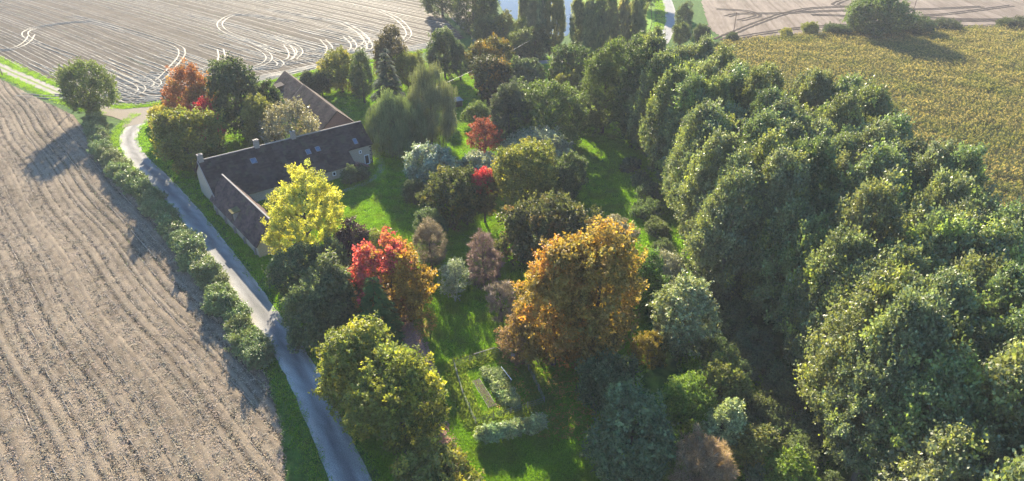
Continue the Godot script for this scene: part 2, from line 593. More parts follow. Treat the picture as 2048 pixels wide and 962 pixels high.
func skylight(root: Node3D, x: float, z: float, roof_y: float, slope: float, w := 0.85, l := 1.15) -> void:
	var b := Basis(Vector3.RIGHT, atan(slope))
	var p := Vector3(x, roof_y, z)
	var f := Node3D.new()
	var st := begin()
	for q in [[0, -l / 2, w + 0.16, 0.08], [0, l / 2, w + 0.16, 0.08], [-w / 2 - 0.04, 0, 0.08, l - 0.08], [w / 2 + 0.04, 0, 0.08, l - 0.08]]:
		box(st, p + b * Vector3(q[0], 0.07, q[1]), Vector3(q[2], 0.14, q[3]), b)
	var fr := part("skylight", done(st), M.metal_grey, root)
	part("pane", box_mesh(p + b * Vector3(0, 0.06, 0), Vector3(w, 0.04, l - 0.08), b), M.sky_glass, fr)
	f.free()

func farmhouse() -> void:
	var h := thing("farmhouse", "long cream walled stone farmhouse with dark tiled roof and three chimneys", "house", Vector3(-61.2, 0, -120.2), atan2(0.633, 0.774))
	var sl := 0.826
	var st := begin()
	gable_solid(st, [Vector2(-4.4, 0), Vector2(-4.4, 4.55), Vector2(0, 8.2), Vector2(7.2, 2.25), Vector2(7.2, 0)], 0.25, 29.0, true)
	gable_solid(st, [Vector2(-4.4, 0), Vector2(-4.4, 4.55), Vector2(0, 8.2), Vector2(4.4, 4.55), Vector2(4.4, 0)], 29.0, 35.0, true)
	part("wall", done(st), M.render_wall, h)
	roof(h, [Vector3(-0.05, 8.5, 0), Vector3(29.3, 8.5, 0), Vector3(29.3, 2.3, 7.5), Vector3(-0.05, 2.3, 7.5)], 0.22, M.roof_dark)
	roof(h, [Vector3(29.304, 8.5, 0), Vector3(35.3, 8.5, 0), Vector3(35.3, 8.5 - sl * 4.75, 4.75), Vector3(29.304, 8.5 - sl * 4.75, 4.75)], 0.22, M.roof_dark)
	roof(h, [Vector3(-0.05, 8.5, -0.004), Vector3(35.3, 8.5, -0.004), Vector3(35.3, 4.6, -4.75), Vector3(-0.05, 4.6, -4.75)], 0.22, M.roof_dark)
	for k in 78:
		var a := -0.05 + k * 0.4532
		part("ridge_tile", box_mesh(Vector3(a + 0.22, 8.53 + rng.randf_range(-0.015, 0.02), 0), Vector3(0.43, 0.16, 0.26)), M.mortar, h)
	chimney(h, Vector3(0.55, 8.5, 0.1), 1.15)
	chimney(h, Vector3(11.7, 8.5, 0.0), 1.35)
	chimney(h, Vector3(19.5, 8.5, 0.0), 1.35)
	for q in [[9.8, 2.3, 1.0, 1.15], [21.0, 3.15, 0.85, 1.1], [23.2, 3.1, 0.85, 1.1], [31.75, 3.45, 0.75, 1.3]]:
		skylight(h, q[0], q[1], 8.5 - sl * q[1], sl, q[2], q[3])
	# openings in the front walls
	for q in [[24.3, 1.35, 7.2, 0.5], [26.2, 1.35, 7.2, 0.32], [32.2, 3.35, 4.4, 0.35], [33.6, 1.2, 4.4, 0.9]]:
		var w: float = q[3]
		var tall: float = w * (2.2 if w > 0.8 else 1.25)
		var s2 := begin()
		for m in [[0, tall / 2 + 0.07, w + 0.28, 0.14], [0, -tall / 2 - 0.07, w + 0.28, 0.14], [-w / 2 - 0.07, 0, 0.14, tall], [w / 2 + 0.07, 0, 0.14, tall]]:
			box(s2, Vector3(q[0] + m[0], q[1] + m[1], q[2] + 0.03), Vector3(m[2], m[3], 0.12))
		var f := part("door" if w > 0.8 else "window", done(s2), M.white_paint, h)
		part("pane", box_mesh(Vector3(q[0], q[1], q[2] + 0.012), Vector3(w, tall, 0.03)), M.dark, f)
	for k in 9:
		var wide := 0.55 if k % 2 == 0 else 0.3
		part("quoin", box_mesh(Vector3(35.0 - wide / 2 + 0.03, 0.3 + k * 0.46, 4.4 + 0.01), Vector3(wide, 0.34, 0.1)), M.quoin, h)
	for k in 4:
		var wide := 0.55 if k % 2 == 0 else 0.3
		part("quoin", box_mesh(Vector3(29.0 - wide / 2 + 0.03, 0.3 + k * 0.46, 7.2 + 0.01), Vector3(wide, 0.34, 0.1)), M.quoin, h)
	# brick steps up to the raised door
	for k in 8:
		part("brick_step", box_mesh(Vector3(30.2 + k * 0.42, (8 - k) * 0.11, 5.2), Vector3(0.42, (8 - k) * 0.22, 1.3)), M.brick, h)
	# verge boards at the gable end
	part("verge_board", slab([Vector3(-0.16, 8.5, 0), Vector3(-0.055, 8.5, 0), Vector3(-0.055, 2.3, 7.5), Vector3(-0.16, 2.3, 7.5)], 0.3), M.mortar, h)

func barn_front() -> void:
	var u := Vector2(0.774, -0.633)
	var o := Vector2(-61.2, -120.2) + u * 2.6
	var h := thing("barn", "cream barn with steep brown tiled roof and dormer along the lane", "barn", Vector3(o.x, 0, o.y), atan2(0.633, 0.774))
	var st := begin()
	gable_solid(st, [Vector2(-2.95, 0), Vector2(-2.95, 2.5), Vector2(0, 6.35), Vector2(2.95, 2.5), Vector2(2.95, 0)], 5.2, 28.6)
	part("wall", done(st), M.render_wall, h)
	roof(h, [Vector3(0, 6.65, 5.0), Vector3(0, 6.65, 28.85), Vector3(-3.3, 2.3, 28.85), Vector3(-3.3, 2.3, 5.0)], 0.2, M.roof_brown)
	roof(h, [Vector3(0.004, 6.65, 5.0), Vector3(0.004, 6.65, 28.85), Vector3(3.3, 2.3, 28.85), Vector3(3.3, 2.3, 5.0)], 0.2, M.roof_brown)
	for k in 52:
		part("ridge_tile", box_mesh(Vector3(0, 6.68 + rng.randf_range(-0.015, 0.02), 5.23 + k * 0.455), Vector3(0.26, 0.16, 0.43)), M.mortar, h)
	# dormer with a hay door in the left slope
	var d := begin()
	var dz := 17.2
	hull(d, [Vector3(-2.95, 4.35, dz - 0.85), Vector3(-2.95, 4.35, dz + 0.85), Vector3(-1.5, 4.45, dz + 0.85), Vector3(-1.5, 4.45, dz - 0.85)], [Vector3(-2.95, 2.4, dz - 0.85), Vector3(-2.95, 2.4, dz + 0.85), Vector3(-1.5, 2.4, dz + 0.85), Vector3(-1.5, 2.4, dz - 0.85)])
	var dm := part("dormer", done(d), M.stone, h)
	part("dormer_roof", slab([Vector3(-3.2, 4.42, dz - 1.05), Vector3(-3.2, 4.42, dz + 1.05), Vector3(-1.3, 4.72, dz + 1.05), Vector3(-1.3, 4.72, dz - 1.05)], 0.1), M.moss, dm)
	part("hay_door", box_mesh(Vector3(-2.97, 3.4, dz), Vector3(0.08, 1.5, 1.1)), M.wood_dark, dm)
	for k in 5:
		part("buttress_stone", box_mesh(Vector3(-3.05, 0.7, 7.5 + k * 4.9), Vector3(0.35, 1.4, 0.6)), M.stone, h)
	part("gable_window", box_mesh(Vector3(-0.4, 3.0, 28.61), Vector3(0.6, 0.7, 0.08)), M.dark, h)

func barn_rear() -> void:
	var h := thing("barn", "rear barn with grey brown tiled roof and reddish boarded gable behind farmhouse", "barn", Vector3(-42.0, 0, -153.9), atan2(0.545, 0.838))
	var st := begin()
	gable_solid(st, [Vector2(-4.1, 0), Vector2(-4.1, 3.1), Vector2(0, 6.75), Vector2(4.1, 3.1), Vector2(4.1, 0)], -25.0, -0.3)
	gable_solid(st, [Vector2(-4.1, 0), Vector2(-4.1, 2.9), Vector2(0, 6.5), Vector2(4.1, 2.9), Vector2(4.1, 0)], -41.8, -25.0)
	part("wall", done(st), M.stone, h)
	for s in [-1.0, 1.0]:
		roof(h, [Vector3(s * 0.002, 7.05, -25.2), Vector3(s * 0.002, 7.05, 0.2), Vector3(s * 4.5, 2.95, 0.2), Vector3(s * 4.5, 2.95, -25.2)], 0.2, M.roof_grey)
		roof(h, [Vector3(s * 0.002, 6.8, -42.1), Vector3(s * 0.002, 6.8, -25.21), Vector3(s * 4.5, 2.7, -25.21), Vector3(s * 4.5, 2.7, -42.1)], 0.2, M.roof_grey)
		part("verge_board", slab([Vector3(s * 0.002, 7.12, -25.35), Vector3(s * 0.002, 7.12, -25.2), Vector3(s * 4.5, 3.02, -25.2), Vector3(s * 4.5, 3.02, -25.35)], 0.3), M.mortar_dull, h)
	for k in 17:
		var xx := -3.95 + k * 0.49
		var top := 6.7 - absf(xx) * 0.89
		part("gable_board", box_mesh(Vector3(xx, top * 0.5 + 0.05, -0.28), Vector3(0.47, maxf(top, 0.5), 0.06)), M.board_red, h)
	# cart entrance cut in the left slope of the far part
	var dm := part("cart_opening_frame", box_mesh(Vector3(-4.0, 2.1, -37.2), Vector3(1.1, 4.2, 3.2)), M.wood_dark, h)
	part("cart_opening_roof", slab([Vector3(-4.75, 4.3, -39.0), Vector3(-4.75, 4.3, -35.4), Vector3(-2.3, 4.75, -35.4), Vector3(-2.3, 4.75, -39.0)], 0.12), M.roof_under, dm)
	part("cart_opening_dark", box_mesh(Vector3(-4.56, 2.0, -37.2), Vector3(0.04, 3.6, 2.6)), M.wood_dark, dm)  # dark wood panel stands in for the shade inside the open entrance
	part("roof_vent", box_mesh(Vector3(-2.9, 4.62, -13.6), Vector3(0.45, 0.25, 0.45)), M.white_paint, h)

func pole(x: float, z: float, hgt: float, label: String, lean := Vector2.ZERO) -> void:
	var p := thing("utility_pole", label, "pole", Vector3(x, 0, z))
	part("pole_shaft", tube_mesh([Vector3(0, -0.3, 0), Vector3(lean.x, hgt, lean.y)], [0.15, 0.10], 8), M.wood_pole, p)
	part("crossarm", box_mesh(Vector3(lean.x, hgt - 0.35, lean.y), Vector3(1.1, 0.1, 0.12)), M.wood_pole, p)
	for s in [-0.4, 0.4]: part("insulator", box_mesh(Vector3(lean.x + s, hgt - 0.2, lean.y), Vector3(0.1, 0.2, 0.1)), M.stone, p)

func maize_clump() -> ArrayMesh:
	var L := Leaves.new()
	for k in 2:
		var o := Vector3(rng.randf_range(-0.2, 0.2), 0, rng.randf_range(-0.2, 0.2))
		var h := rng.randf_range(1.7, 2.15)
		L.leaf(o, Vector3.UP, Vector3.RIGHT, h, 0.06, Color(0.5, 0.5, 0.35))
		for i in 8:
			var a := i * 2.5 + rng.randf()
			var y := 0.5 + h * 0.62 * i / 8.0
			var out := Vector3(cos(a), 0, sin(a))
			var c := Color(0.30, 0.42, 0.26).lerp(Color(0.75, 0.60, 0.5), rng.randf())
			L.leaf(o + Vector3(0, y, 0), (out + Vector3(0, 0.75, 0)).normalized(), Vector3.UP, 0.5, 0.15, c)
			L.leaf(o + Vector3(0, y, 0) + (out + Vector3(0, 0.75, 0)).normalized() * 0.36, (out + Vector3(0, -0.5, 0)).normalized(), Vector3.UP, 0.6, 0.16, c)
		for i in 5:
			var a := rng.randf() * TAU
			L.leaf(o + Vector3(0, h * 0.93, 0), Vector3(cos(a) * 0.55, 1, sin(a) * 0.55).normalized(), Vector3(cos(a), 0, sin(a)), 0.42, 0.08, Color(1, 0.85, 0.75))
	return L.mesh()

func tuft() -> ArrayMesh:
	var L := Leaves.new()
	for i in 34:
		var a := rng.randf() * TAU
		var o := Vector3(cos(a), 0, sin(a)) * sqrt(rng.randf()) * 0.6
		L.leaf(o, (Vector3.UP + rdir() * 0.75).normalized(), rdir(), rng.randf_range(0.14, 0.34), 0.055, shade(0.7, 1.25))
	return L.mesh()

func clods() -> ArrayMesh:
	var st := begin()
	for i in 7:
		var p := Vector3(rng.randf_range(-0.5, 0.5), 0, rng.randf_range(-0.5, 0.5))
		var s := rng.randf_range(0.05, 0.13)
		var t := p + Vector3(rng.randf_range(-0.03, 0.03), s * 0.8, 0)
		var q := []
		for k in 4: q.append(p + Vector3(cos(k * 1.57 + i), -0.05, sin(k * 1.57 + i)) * Vector3(s * rng.randf_range(0.7, 1.4), 1, s))
		st.set_color(shade(0.3, 0.65))
		for k in 4: tri(st, t, q[k], q[(k + 1) % 4])
	for i in 10:
		var p := Vector3(rng.randf_range(-0.6, 0.6), rng.randf_range(0.03, 0.08), rng.randf_range(-0.6, 0.6))
		var d := Vector3(rng.randf_range(-1, 1), rng.randf_range(-0.15, 0.35), rng.randf_range(-1, 1)).normalized() * rng.randf_range(0.12, 0.26)
		var w := d.cross(Vector3.UP).normalized() * 0.018
		st.set_color(Color(1, 1, 1))
		quad(st, p - w, p + w, p + d + w, p + d - w)
	return done(st)

func _ready() -> void:
	rng.seed = 20241
	nz.seed = 7
	nz.frequency = 0.02
	# camera
	var cam := Camera3D.new()
	cam.name = "camera"
	cam.position = Vector3(0, 60, 0)
	cam.rotation_degrees = Vector3(-30, 0, 0)
	cam.fov = 39.66
	cam.near = 0.5
	cam.far = 5000
	add_child(cam)
	# sky, air and exposure
	var env := Environment.new()
	var sm := ProceduralSkyMaterial.new()
	sm.sky_top_color = Color(0.36, 0.54, 0.76)
	sm.sky_horizon_color = Color(0.84, 0.88, 0.90)
	sm.sky_curve = 0.12
	sm.ground_horizon_color = Color(0.84, 0.88, 0.90)
	sm.ground_bottom_color = Color(0.35, 0.36, 0.30)
	sm.sun_angle_max = 25.0
	var sky := Sky.new()
	sky.sky_material = sm
	env.background_mode = Environment.BG_SKY
	env.sky = sky
	env.background_energy_multiplier = 0.52
	env.tonemap_mode = Environment.TONE_MAPPER_LINEAR
	env.tonemap_exposure = 5.3
	env.sdfgi_enabled = true
	env.ssao_enabled = true
	env.ssil_enabled = true
	env.fog_enabled = true
	env.fog_density = 0.00018
	env.fog_light_color = Color(0.94, 0.96, 1.0)
	var we := WorldEnvironment.new()
	we.name = "world_environment"
	we.environment = env
	add_child(we)
	var sun := DirectionalLight3D.new()
	sun.name = "sun"
	add_child(sun)
	sun.look_at_from_position(Vector3.ZERO, -Vector3(-0.24, 0.385, -1.0), Vector3.UP)
	sun.light_energy = 1.6
	sun.light_color = Color(1.0, 0.94, 0.83)
	sun.light_angular_distance = 0.5
	sun.shadow_enabled = true

	make_materials()
	make_ground()
	farmhouse()
	barn_front()
	barn_rear()
	make_trees()
	make_small()

func make_materials() -> void:
	var grain := noise_image(0.03, Color(0.55, 0.55, 0.55), Color(1.0, 1.0, 1.0), 3, 512, 6, 1.8)
	var grain2 := noise_image(0.06, Color(0.2, 0.2, 0.2), Color(1, 1, 1), 9, 512, 5, 1.8)
	M.grain = grain
	M.ground = textured(noise_image(0.02, Color(0.022, 0.055, 0.010), Color(0.055, 0.11, 0.018), 21, 512, 6, 1.8), 19.0, 0.95, grain2, 5.0)
	M.soil = textured(grain, 2.3, 0.95, grain2, 6.0, true)
	M.straw = textured(grain, 1.7, 0.7, grain2, 3.0, true)
	M.asphalt = textured(grain, 2.9, 0.75, grain2, 0.6, true)
	M.gravel = textured(noise_image(0.05, Color(0.12, 0.10, 0.075), Color(0.26, 0.225, 0.175), 31, 512, 6, 1.6), 3.1, 0.95, grain2, 2.0)
	M.gravel_blue = textured(noise_image(0.05, Color(0.20, 0.20, 0.20), Color(0.36, 0.36, 0.35), 33, 512, 6, 1.6), 2.1, 0.95, grain2, 1.5)
	M.water = std(Color(0.02, 0.03, 0.03), 0.06)
	M.roof_dark = [Color(0.024, 0.018, 0.016), Color(0.062, 0.046, 0.040), Color(0.060, 0.055, 0.038)]
	M.roof_brown = [Color(0.042, 0.029, 0.027), Color(0.105, 0.070, 0.060), Color(0.085, 0.07, 0.045)]
	M.roof_grey = [Color(0.032, 0.024, 0.022), Color(0.080, 0.058, 0.050), Color(0.07, 0.062, 0.042)]
	M.roof_under = std(Color(0.06, 0.048, 0.042), 0.95)
	M.tiles = std(Color(1, 1, 1), 0.9, true)
	M.render_wall = textured(noise_image(0.03, Color(0.29, 0.245, 0.175), Color(0.46, 0.395, 0.295), 51, 512, 6, 1.5), 3.7, 0.95, grain2, 1.0)
	M.stone = textured(noise_image(0.04, Color(0.17, 0.15, 0.125), Color(0.34, 0.305, 0.26), 53, 256, 5, 1.5), 1.9, 0.95, grain2, 1.5)
	M.quoin = std(Color(0.10, 0.085, 0.07), 0.95)
	M.mortar = std(Color(0.27, 0.245, 0.215), 0.95)
	M.mortar_dull = std(Color(0.22, 0.18, 0.15), 0.95)
	M.brick = std(Color(0.22, 0.12, 0.09), 0.95)
	M.board_red = textured(noise_image(0.05, Color(0.17, 0.10, 0.085), Color(0.28, 0.19, 0.16), 55, 256, 5, 1.5), 2.0, 0.9)
	M.wood_dark = std(Color(0.07, 0.055, 0.042), 0.9)
	M.wood_pole = std(Color(0.16, 0.10, 0.07), 0.85)
	M.wood_grey = std(Color(0.28, 0.25, 0.21), 0.9)
	M.moss = textured(noise_image(0.05, Color(0.05, 0.05, 0.02), Color(0.13, 0.11, 0.05), 57, 256, 5, 1.5), 1.5, 0.95)
	M.dark = std(Color(0.015, 0.016, 0.018), 0.25)
	M.white_paint = std(Color(0.7, 0.7, 0.68), 0.5)
	M.metal_grey = std(Color(0.12, 0.13, 0.14), 0.5)
	M.sky_glass = std(Color(0.03, 0.05, 0.09), 0.03)
	M.sky_glass.metallic_specular = 1.0
	M.bark = textured(noise_image(0.06, Color(0.05, 0.042, 0.033), Color(0.14, 0.12, 0.095), 61, 256, 5, 1.6), 0.9, 0.95)
	M.bark_pale = textured(noise_image(0.06, Color(0.16, 0.15, 0.12), Color(0.36, 0.34, 0.29), 63, 256, 5, 1.6), 0.9, 0.9)
	M.wire = std(Color(0.25, 0.25, 0.25), 0.35)
	M.leaf_broad = leaf_mat(0.6, 1.0, 0.4)
	M.leaf_gloss = leaf_mat(0.5, 0.85, 0.5)
	M.leaf_poplar = leaf_mat(0.5, 0.9, 0.5)
	M.leaf_twig = leaf_mat(0.85, 0.8, 0.25)
	M.leaf_grass = leaf_mat(0.6, 1.0, 0.3)
	M.clod = std(Color(0.32, 0.255, 0.185), 0.9, true)
	PAL = {
		"olive": [Color(0.111, 0.172, 0.046), Color(0.164, 0.224, 0.055)],
		"olivedark": [Color(0.075, 0.123, 0.041), Color(0.128, 0.174, 0.05)],
		"dark": [Color(0.045, 0.075, 0.03), Color(0.08, 0.11, 0.04)],
		"dark2": [Color(0.055, 0.088, 0.034), Color(0.092, 0.13, 0.048)],
		"darkgreen": [Color(0.025, 0.050, 0.022), Color(0.04, 0.07, 0.03)],
		"sprucegreen": [Color(0.049, 0.105, 0.03), Color(0.089, 0.17, 0.039)],
		"bluegreen": [Color(0.043, 0.075, 0.053), Color(0.069, 0.106, 0.069)],
		"bluegreen2": [Color(0.072, 0.108, 0.072), Color(0.108, 0.144, 0.096)],
		"greygreen": [Color(0.101, 0.149, 0.07), Color(0.156, 0.211, 0.101)],
		"brightgreen": [Color(0.101, 0.186, 0.031), Color(0.173, 0.273, 0.043)],
		"oliveyellow": [Color(0.142, 0.178, 0.047), Color(0.221, 0.237, 0.061), Color(0.389, 0.356, 0.064), 0.0, 0.0, -0.12],
		"yellowgreen": [Color(0.30, 0.32, 0.03), Color(0.45, 0.42, 0.04)],
		"yellowgreen2": [Color(0.13, 0.16, 0.030), Color(0.20, 0.22, 0.04)],
		"yellow": [Color(0.35, 0.377, 0.062), Color(0.507, 0.51, 0.088), Color(0.262, 0.326, 0.088), 0.0, 0.0, -0.1],
		"yellowtop": [Color(0.15, 0.17, 0.04), Color(0.23, 0.235, 0.05)],
		"yellowtop2": [Color(0.075, 0.10, 0.035), Color(0.12, 0.13, 0.042), Color(0.32, 0.25, 0.05), 0.0, 0.0, -0.15],
		"silverolive": [Color(0.216, 0.216, 0.124), Color(0.312, 0.305, 0.183)],
		"silver": [Color(0.223, 0.264, 0.176), Color(0.385, 0.423, 0.307)],
		"silvergreen": [Color(0.258, 0.34, 0.14), Color(0.397, 0.48, 0.236)],
		"willowyellow": [Color(0.15, 0.16, 0.08), Color(0.215, 0.22, 0.11)],
		"brownolive": [Color(0.12, 0.10, 0.05), Color(0.17, 0.14, 0.065)],
		"rust": [Color(0.30, 0.10, 0.055), Color(0.36, 0.16, 0.06), Color(0.36, 0.23, 0.06), 0.0, 0.0, -0.05],
		"crimson": [Color(0.42, 0.035, 0.06), Color(0.54, 0.05, 0.075)],
		"copper": [Color(0.27, 0.060, 0.045), Color(0.38, 0.11, 0.065)],
		"purple": [Color(0.045, 0.030, 0.042), Color(0.085, 0.055, 0.075)],
		"redtip": [Color(0.12, 0.095, 0.03), Color(0.17, 0.13, 0.035), Color(0.62, 0.04, 0.075), 1.6, 0.0, -0.55],
		"redmaple": [Color(0.34, 0.20, 0.035), Color(0.46, 0.28, 0.05), Color(0.64, 0.11, 0.13), 0.45, -0.6, -0.08],
		"orange": [Color(0.275, 0.198, 0.061), Color(0.4, 0.252, 0.066), Color(0.6, 0.27, 0.066), 0.0, 0.0, -0.02],
		"orange2": [Color(0.263, 0.201, 0.061), Color(0.375, 0.244, 0.066), Color(0.562, 0.305, 0.066), 0.0, 0.0, -0.08],
		"orangetop": [Color(0.085, 0.10, 0.03), Color(0.13, 0.13, 0.035), Color(0.42, 0.25, 0.035), 0.0, 0.0, 0.0],
		"orangerim": [Color(0.050, 0.060, 0.03), Color(0.085, 0.085, 0.035), Color(0.42, 0.21, 0.035), 0.0, 0.0, -0.15],
		"olivepink": [Color(0.085, 0.10, 0.04), Color(0.125, 0.13, 0.05), Color(0.30, 0.17, 0.07), 0.0, 0.0, -0.15],
		"hornbeam": [Color(0.156, 0.173, 0.045), Color(0.24, 0.241, 0.061), Color(0.432, 0.359, 0.053), 0.0, 0.0, -0.12],
		"hornbeam2": [Color(0.144, 0.166, 0.048), Color(0.228, 0.235, 0.061), Color(0.456, 0.386, 0.053), 0.0, 0.0, -0.1],
		"rustpale": [Color(0.25, 0.15, 0.08), Color(0.33, 0.20, 0.10)],
		"gold": [Color(0.25, 0.20, 0.035), Color(0.38, 0.26, 0.04)],
		"greytwig": [Color(0.15, 0.14, 0.13), Color(0.24, 0.22, 0.20)],
		"pinktwig": [Color(0.18, 0.12, 0.11), Color(0.26, 0.18, 0.16)],
		"tantwig": [Color(0.28, 0.21, 0.13), Color(0.40, 0.31, 0.20)],
		"poplar": [Color(0.144, 0.191, 0.093), Color(0.219, 0.267, 0.123), Color(0.351, 0.42, 0.086), 0.0, 0.0, -0.2],
		"lombardy": [Color(0.18, 0.198, 0.102), Color(0.264, 0.27, 0.138)],
		"hedge": [Color(0.121, 0.179, 0.066), Color(0.209, 0.268, 0.11)],
		"lawn": [Color(0.145, 0.293, 0.017), Color(0.233, 0.417, 0.028)],
		"verge": [Color(0.14, 0.27, 0.018), Color(0.24, 0.38, 0.032)],
		"dry": [Color(0.18, 0.17, 0.05), Color(0.32, 0.26, 0.11)],
		"fence": [Color(0.13, 0.22, 0.03), Color(0.22, 0.26, 0.06)],
		"maize": [Color(0.242, 0.235, 0.094), Color(0.367, 0.335, 0.16), Color(0.165, 0.241, 0.055), 0.0, 0.0, -0.15],
		"litter": [Color(0.40, 0.19, 0.20), Color(0.52, 0.33, 0.30)],
	}
	for k in ["broad", "fine", "poplar", "spray", "conifer", "willow", "twig"]:
		CL[k] = []
		for i in 3: CL[k].append(cluster(k))
	CL.tuft = [tuft()]

func make_ground() -> void:
	structure("ground", sheet(V2([[-2500, -3500], [2500, -3500], [2500, 1500], [-2500, 1500]]), 0.0), M.ground, "dark green grass covered ground of the valley", "ground")
	# ploughed field along the lane
	var near_poly := V2([[-23.5, -46], [-28.2, -59], [-32.6, -67.5], [-36.5, -72.5], [-42.5, -79.5], [-48.5, -87.5], [-54.5, -95.5], [-62.5, -105.5], [-72.5, -117.5], [-83.5, -129], [-91.5, -138.5], [-99.5, -148.5], [-107, -159], [-112, -167], [-120, -173], [-135, -184.5], [-160, -205], [-230, -262], [-330, -262], [-330, -20], [-15, -20]])
	var d1 := Vector2(0.69, 0.724)
	var f1 := field("stubble_field", near_poly, d1, Vector2(-330, -30), Vector2(-24, 34), 0.9, 0.3, 0.17, Color(0.052, 0.040, 0.028), Color(0.27, 0.213, 0.15), M.soil, "tan harrowed stubble field with long furrows beside the lane", 0.04)
	part("field_soil", sheet(V2([[-330, -262], [-230, -262], [-190, -233], [-15, -20], [-330, -20]]), 0.02), M.gravel, f1)
	var offs := []
	for k in 60: offs.append(-20.0 + k * 0.9 + rng.randf_range(-0.5, 0.5))
	straw_rows(f1, near_poly, d1, Vector2(-300, -35), offs, 0.12, 0.17, Color(0.34, 0.28, 0.21), "straw_row", M.straw, 0.4)
	var cl := clods()
	var buf := PackedFloat32Array()
	var e1 := Vector2(d1.y, -d1.x)
	for i in 42000:
		var s := -32.0 - 200.0 * pow(rng.randf(), 1.5)
		var t := rng.randf_range(-14, 32)
		var p := d1 * s + e1 * t
		if Geometry2D.is_point_in_polygon(p, near_poly):
			put(buf, Basis(Vector3.UP, rng.randf() * TAU).scaled(Vector3.ONE * rng.randf_range(0.5, 1.2)), Vector3(p.x, 0.16, p.y), shade(0.8, 1.25))
	scatter("clods", cl, M.clod, buf, f1)
	# harrowed field beyond the farm
	var far_poly := V2([[-330, -338], [-200, -247.5], [-165.9, -221.5], [-137.9, -198], [-124, -187], [-114, -179.5], [-106, -177.5], [-97.3, -182.5], [-87.3, -189.5], [-66.9, -209.5], [-60.4, -215.5], [-29.2, -240.5], [-18.5, -259], [-41.7, -334], [-70, -430], [-480, -430]])
	var d2 := Vector2(0.77, 0.638)
	var f2 := field("harrowed_field", far_poly, d2, Vector2(-520, -150), Vector2(-20, 300), 3.0, 0.62, 0.06, Color(0.036, 0.029, 0.022), Color(0.105, 0.084, 0.064), M.soil, "brown harrowed field with pale straw lines and looping wheel tracks", 0.03)
	offs = []
	var t := -15.0
	while t < 300:
		offs.append(t)
		if rng.randf() < 0.6: offs.append(t + 1.7)
		t += rng.randf_range(2.4, 6.0)
	straw_rows(f2, far_poly, d2, Vector2(-480, -160), offs, 0.24, 0.15, Color(0.34, 0.305, 0.24), "straw_row", M.straw, -0.2)
	var loops := []
	for l in [[[-150, -266], [-175, -284.7], [-188.6, -279], [-190.5, -267], [-178, -252], [-150, -230]], [[-190, -297], [-171, -284.7], [-128.5, -251], [-116, -236], [-110.5, -214], [-108.6, -202]], [[-90, -286], [-118, -299.7], [-121, -285], [-112, -267], [-95, -250], [-82, -235]], [[-110, -312], [-86.3, -294.6], [-69.2, -282], [-55, -256], [-55, -240]], [[-130, -198], [-110, -207], [-90, -212], [-70, -224], [-52, -235]], [[-120, -188], [-100, -192], [-84, -200], [-66, -216], [-45, -234]], [[-105, -183], [-92, -192], [-75, -207], [-60, -222]], [[-112, -262], [-95, -246], [-84, -231], [-83, -219], [-92, -206]], [[-60, -310], [-48, -290], [-40, -265], [-41, -250]], [[-140, -300], [-110, -276], [-90, -258], [-76, -240], [-74, -226]], [[-128, -192], [-118, -200], [-104, -207], [-98, -222], [-104, -240]], [[-160, -222], [-140, -206], [-124, -194], [-113, -183]]]:
		var q := []
		for a in l: q.append(Vector2(a[0], a[1]))
		loops.append(q)
	var front := V2([[-137, -199], [-114, -180.5], [-106, -178.5], [-97, -183.5], [-87, -190.5], [-67, -210.5], [-60, -216.5], [-30, -241.5]])
	var e2 := Vector2(d2.y, -d2.x)
	for k in 22:
		var t2 := 20.0 + k * 7.4 + rng.randf_range(-2, 2)
		var s2 := -420.0
		while s2 < -140.0 and (not Geometry2D.is_point_in_polygon(d2 * (s2 + 1.0) + e2 * t2, far_poly) or Geometry2D.is_point_in_polygon(d2 * (s2 + 9.0) + e2 * t2, far_poly)): s2 += 1.0
		if s2 >= -140.0: continue
		var turn := 1.0 if rng.randf() < 0.7 else -1.0
		s2 -= rng.randf_range(0, 9)
		loops.append([d2 * (s2 - 45) + e2 * t2, d2 * (s2 - 22) + e2 * t2, d2 * (s2 - 7) + e2 * (t2 - turn * 1.0), d2 * (s2 - 1.5) + e2 * (t2 - turn * 6), d2 * (s2 - 8) + e2 * (t2 - turn * 13), d2 * (s2 - 20) + e2 * (t2 - turn * 19)])
	for k in 7:
		var hl := []
		for q in front: hl.append(q + Vector2(0.5, -0.9) * (1.5 + k * 2.6) + Vector2(rng.randf_range(-1.2, 1.2), rng.randf_range(-1.2, 1.2)))
		loops.append(hl)
	track_lines(f2, loops, 2.0, 0.30, 0.235, Color(0.27, 0.24, 0.185), M.straw, "wheel_track")
	# shaded slope left of the pond is ploughed too
	structure("slope_field", sheet(V2([[-16, -262], [-39, -334], [-66, -430], [-20, -430], [-14, -330], [-9, -275], [4, -236], [-12, -236]]), 0.03), M.gravel, "dull ploughed slope beside the pond wood", "field")
	# stubble beyond the maize
	var st_poly := V2([[91, -336], [78.6, -273], [80, -255], [100, -257.5], [120, -263.5], [142, -269], [205, -276.5], [420, -296], [600, -520], [120, -520]])
	var f3 := field("pale_stubble_field", st_poly, Vector2(0.12, -0.99), Vector2(220, 560), Vector2(-460, -20), 4.0, 0.8, 0.05, Color(0.15, 0.115, 0.085), Color(0.28, 0.225, 0.175), M.soil, "pale pinkish stubble field with dark curved wheel tracks", 0.03)
	var dark := []
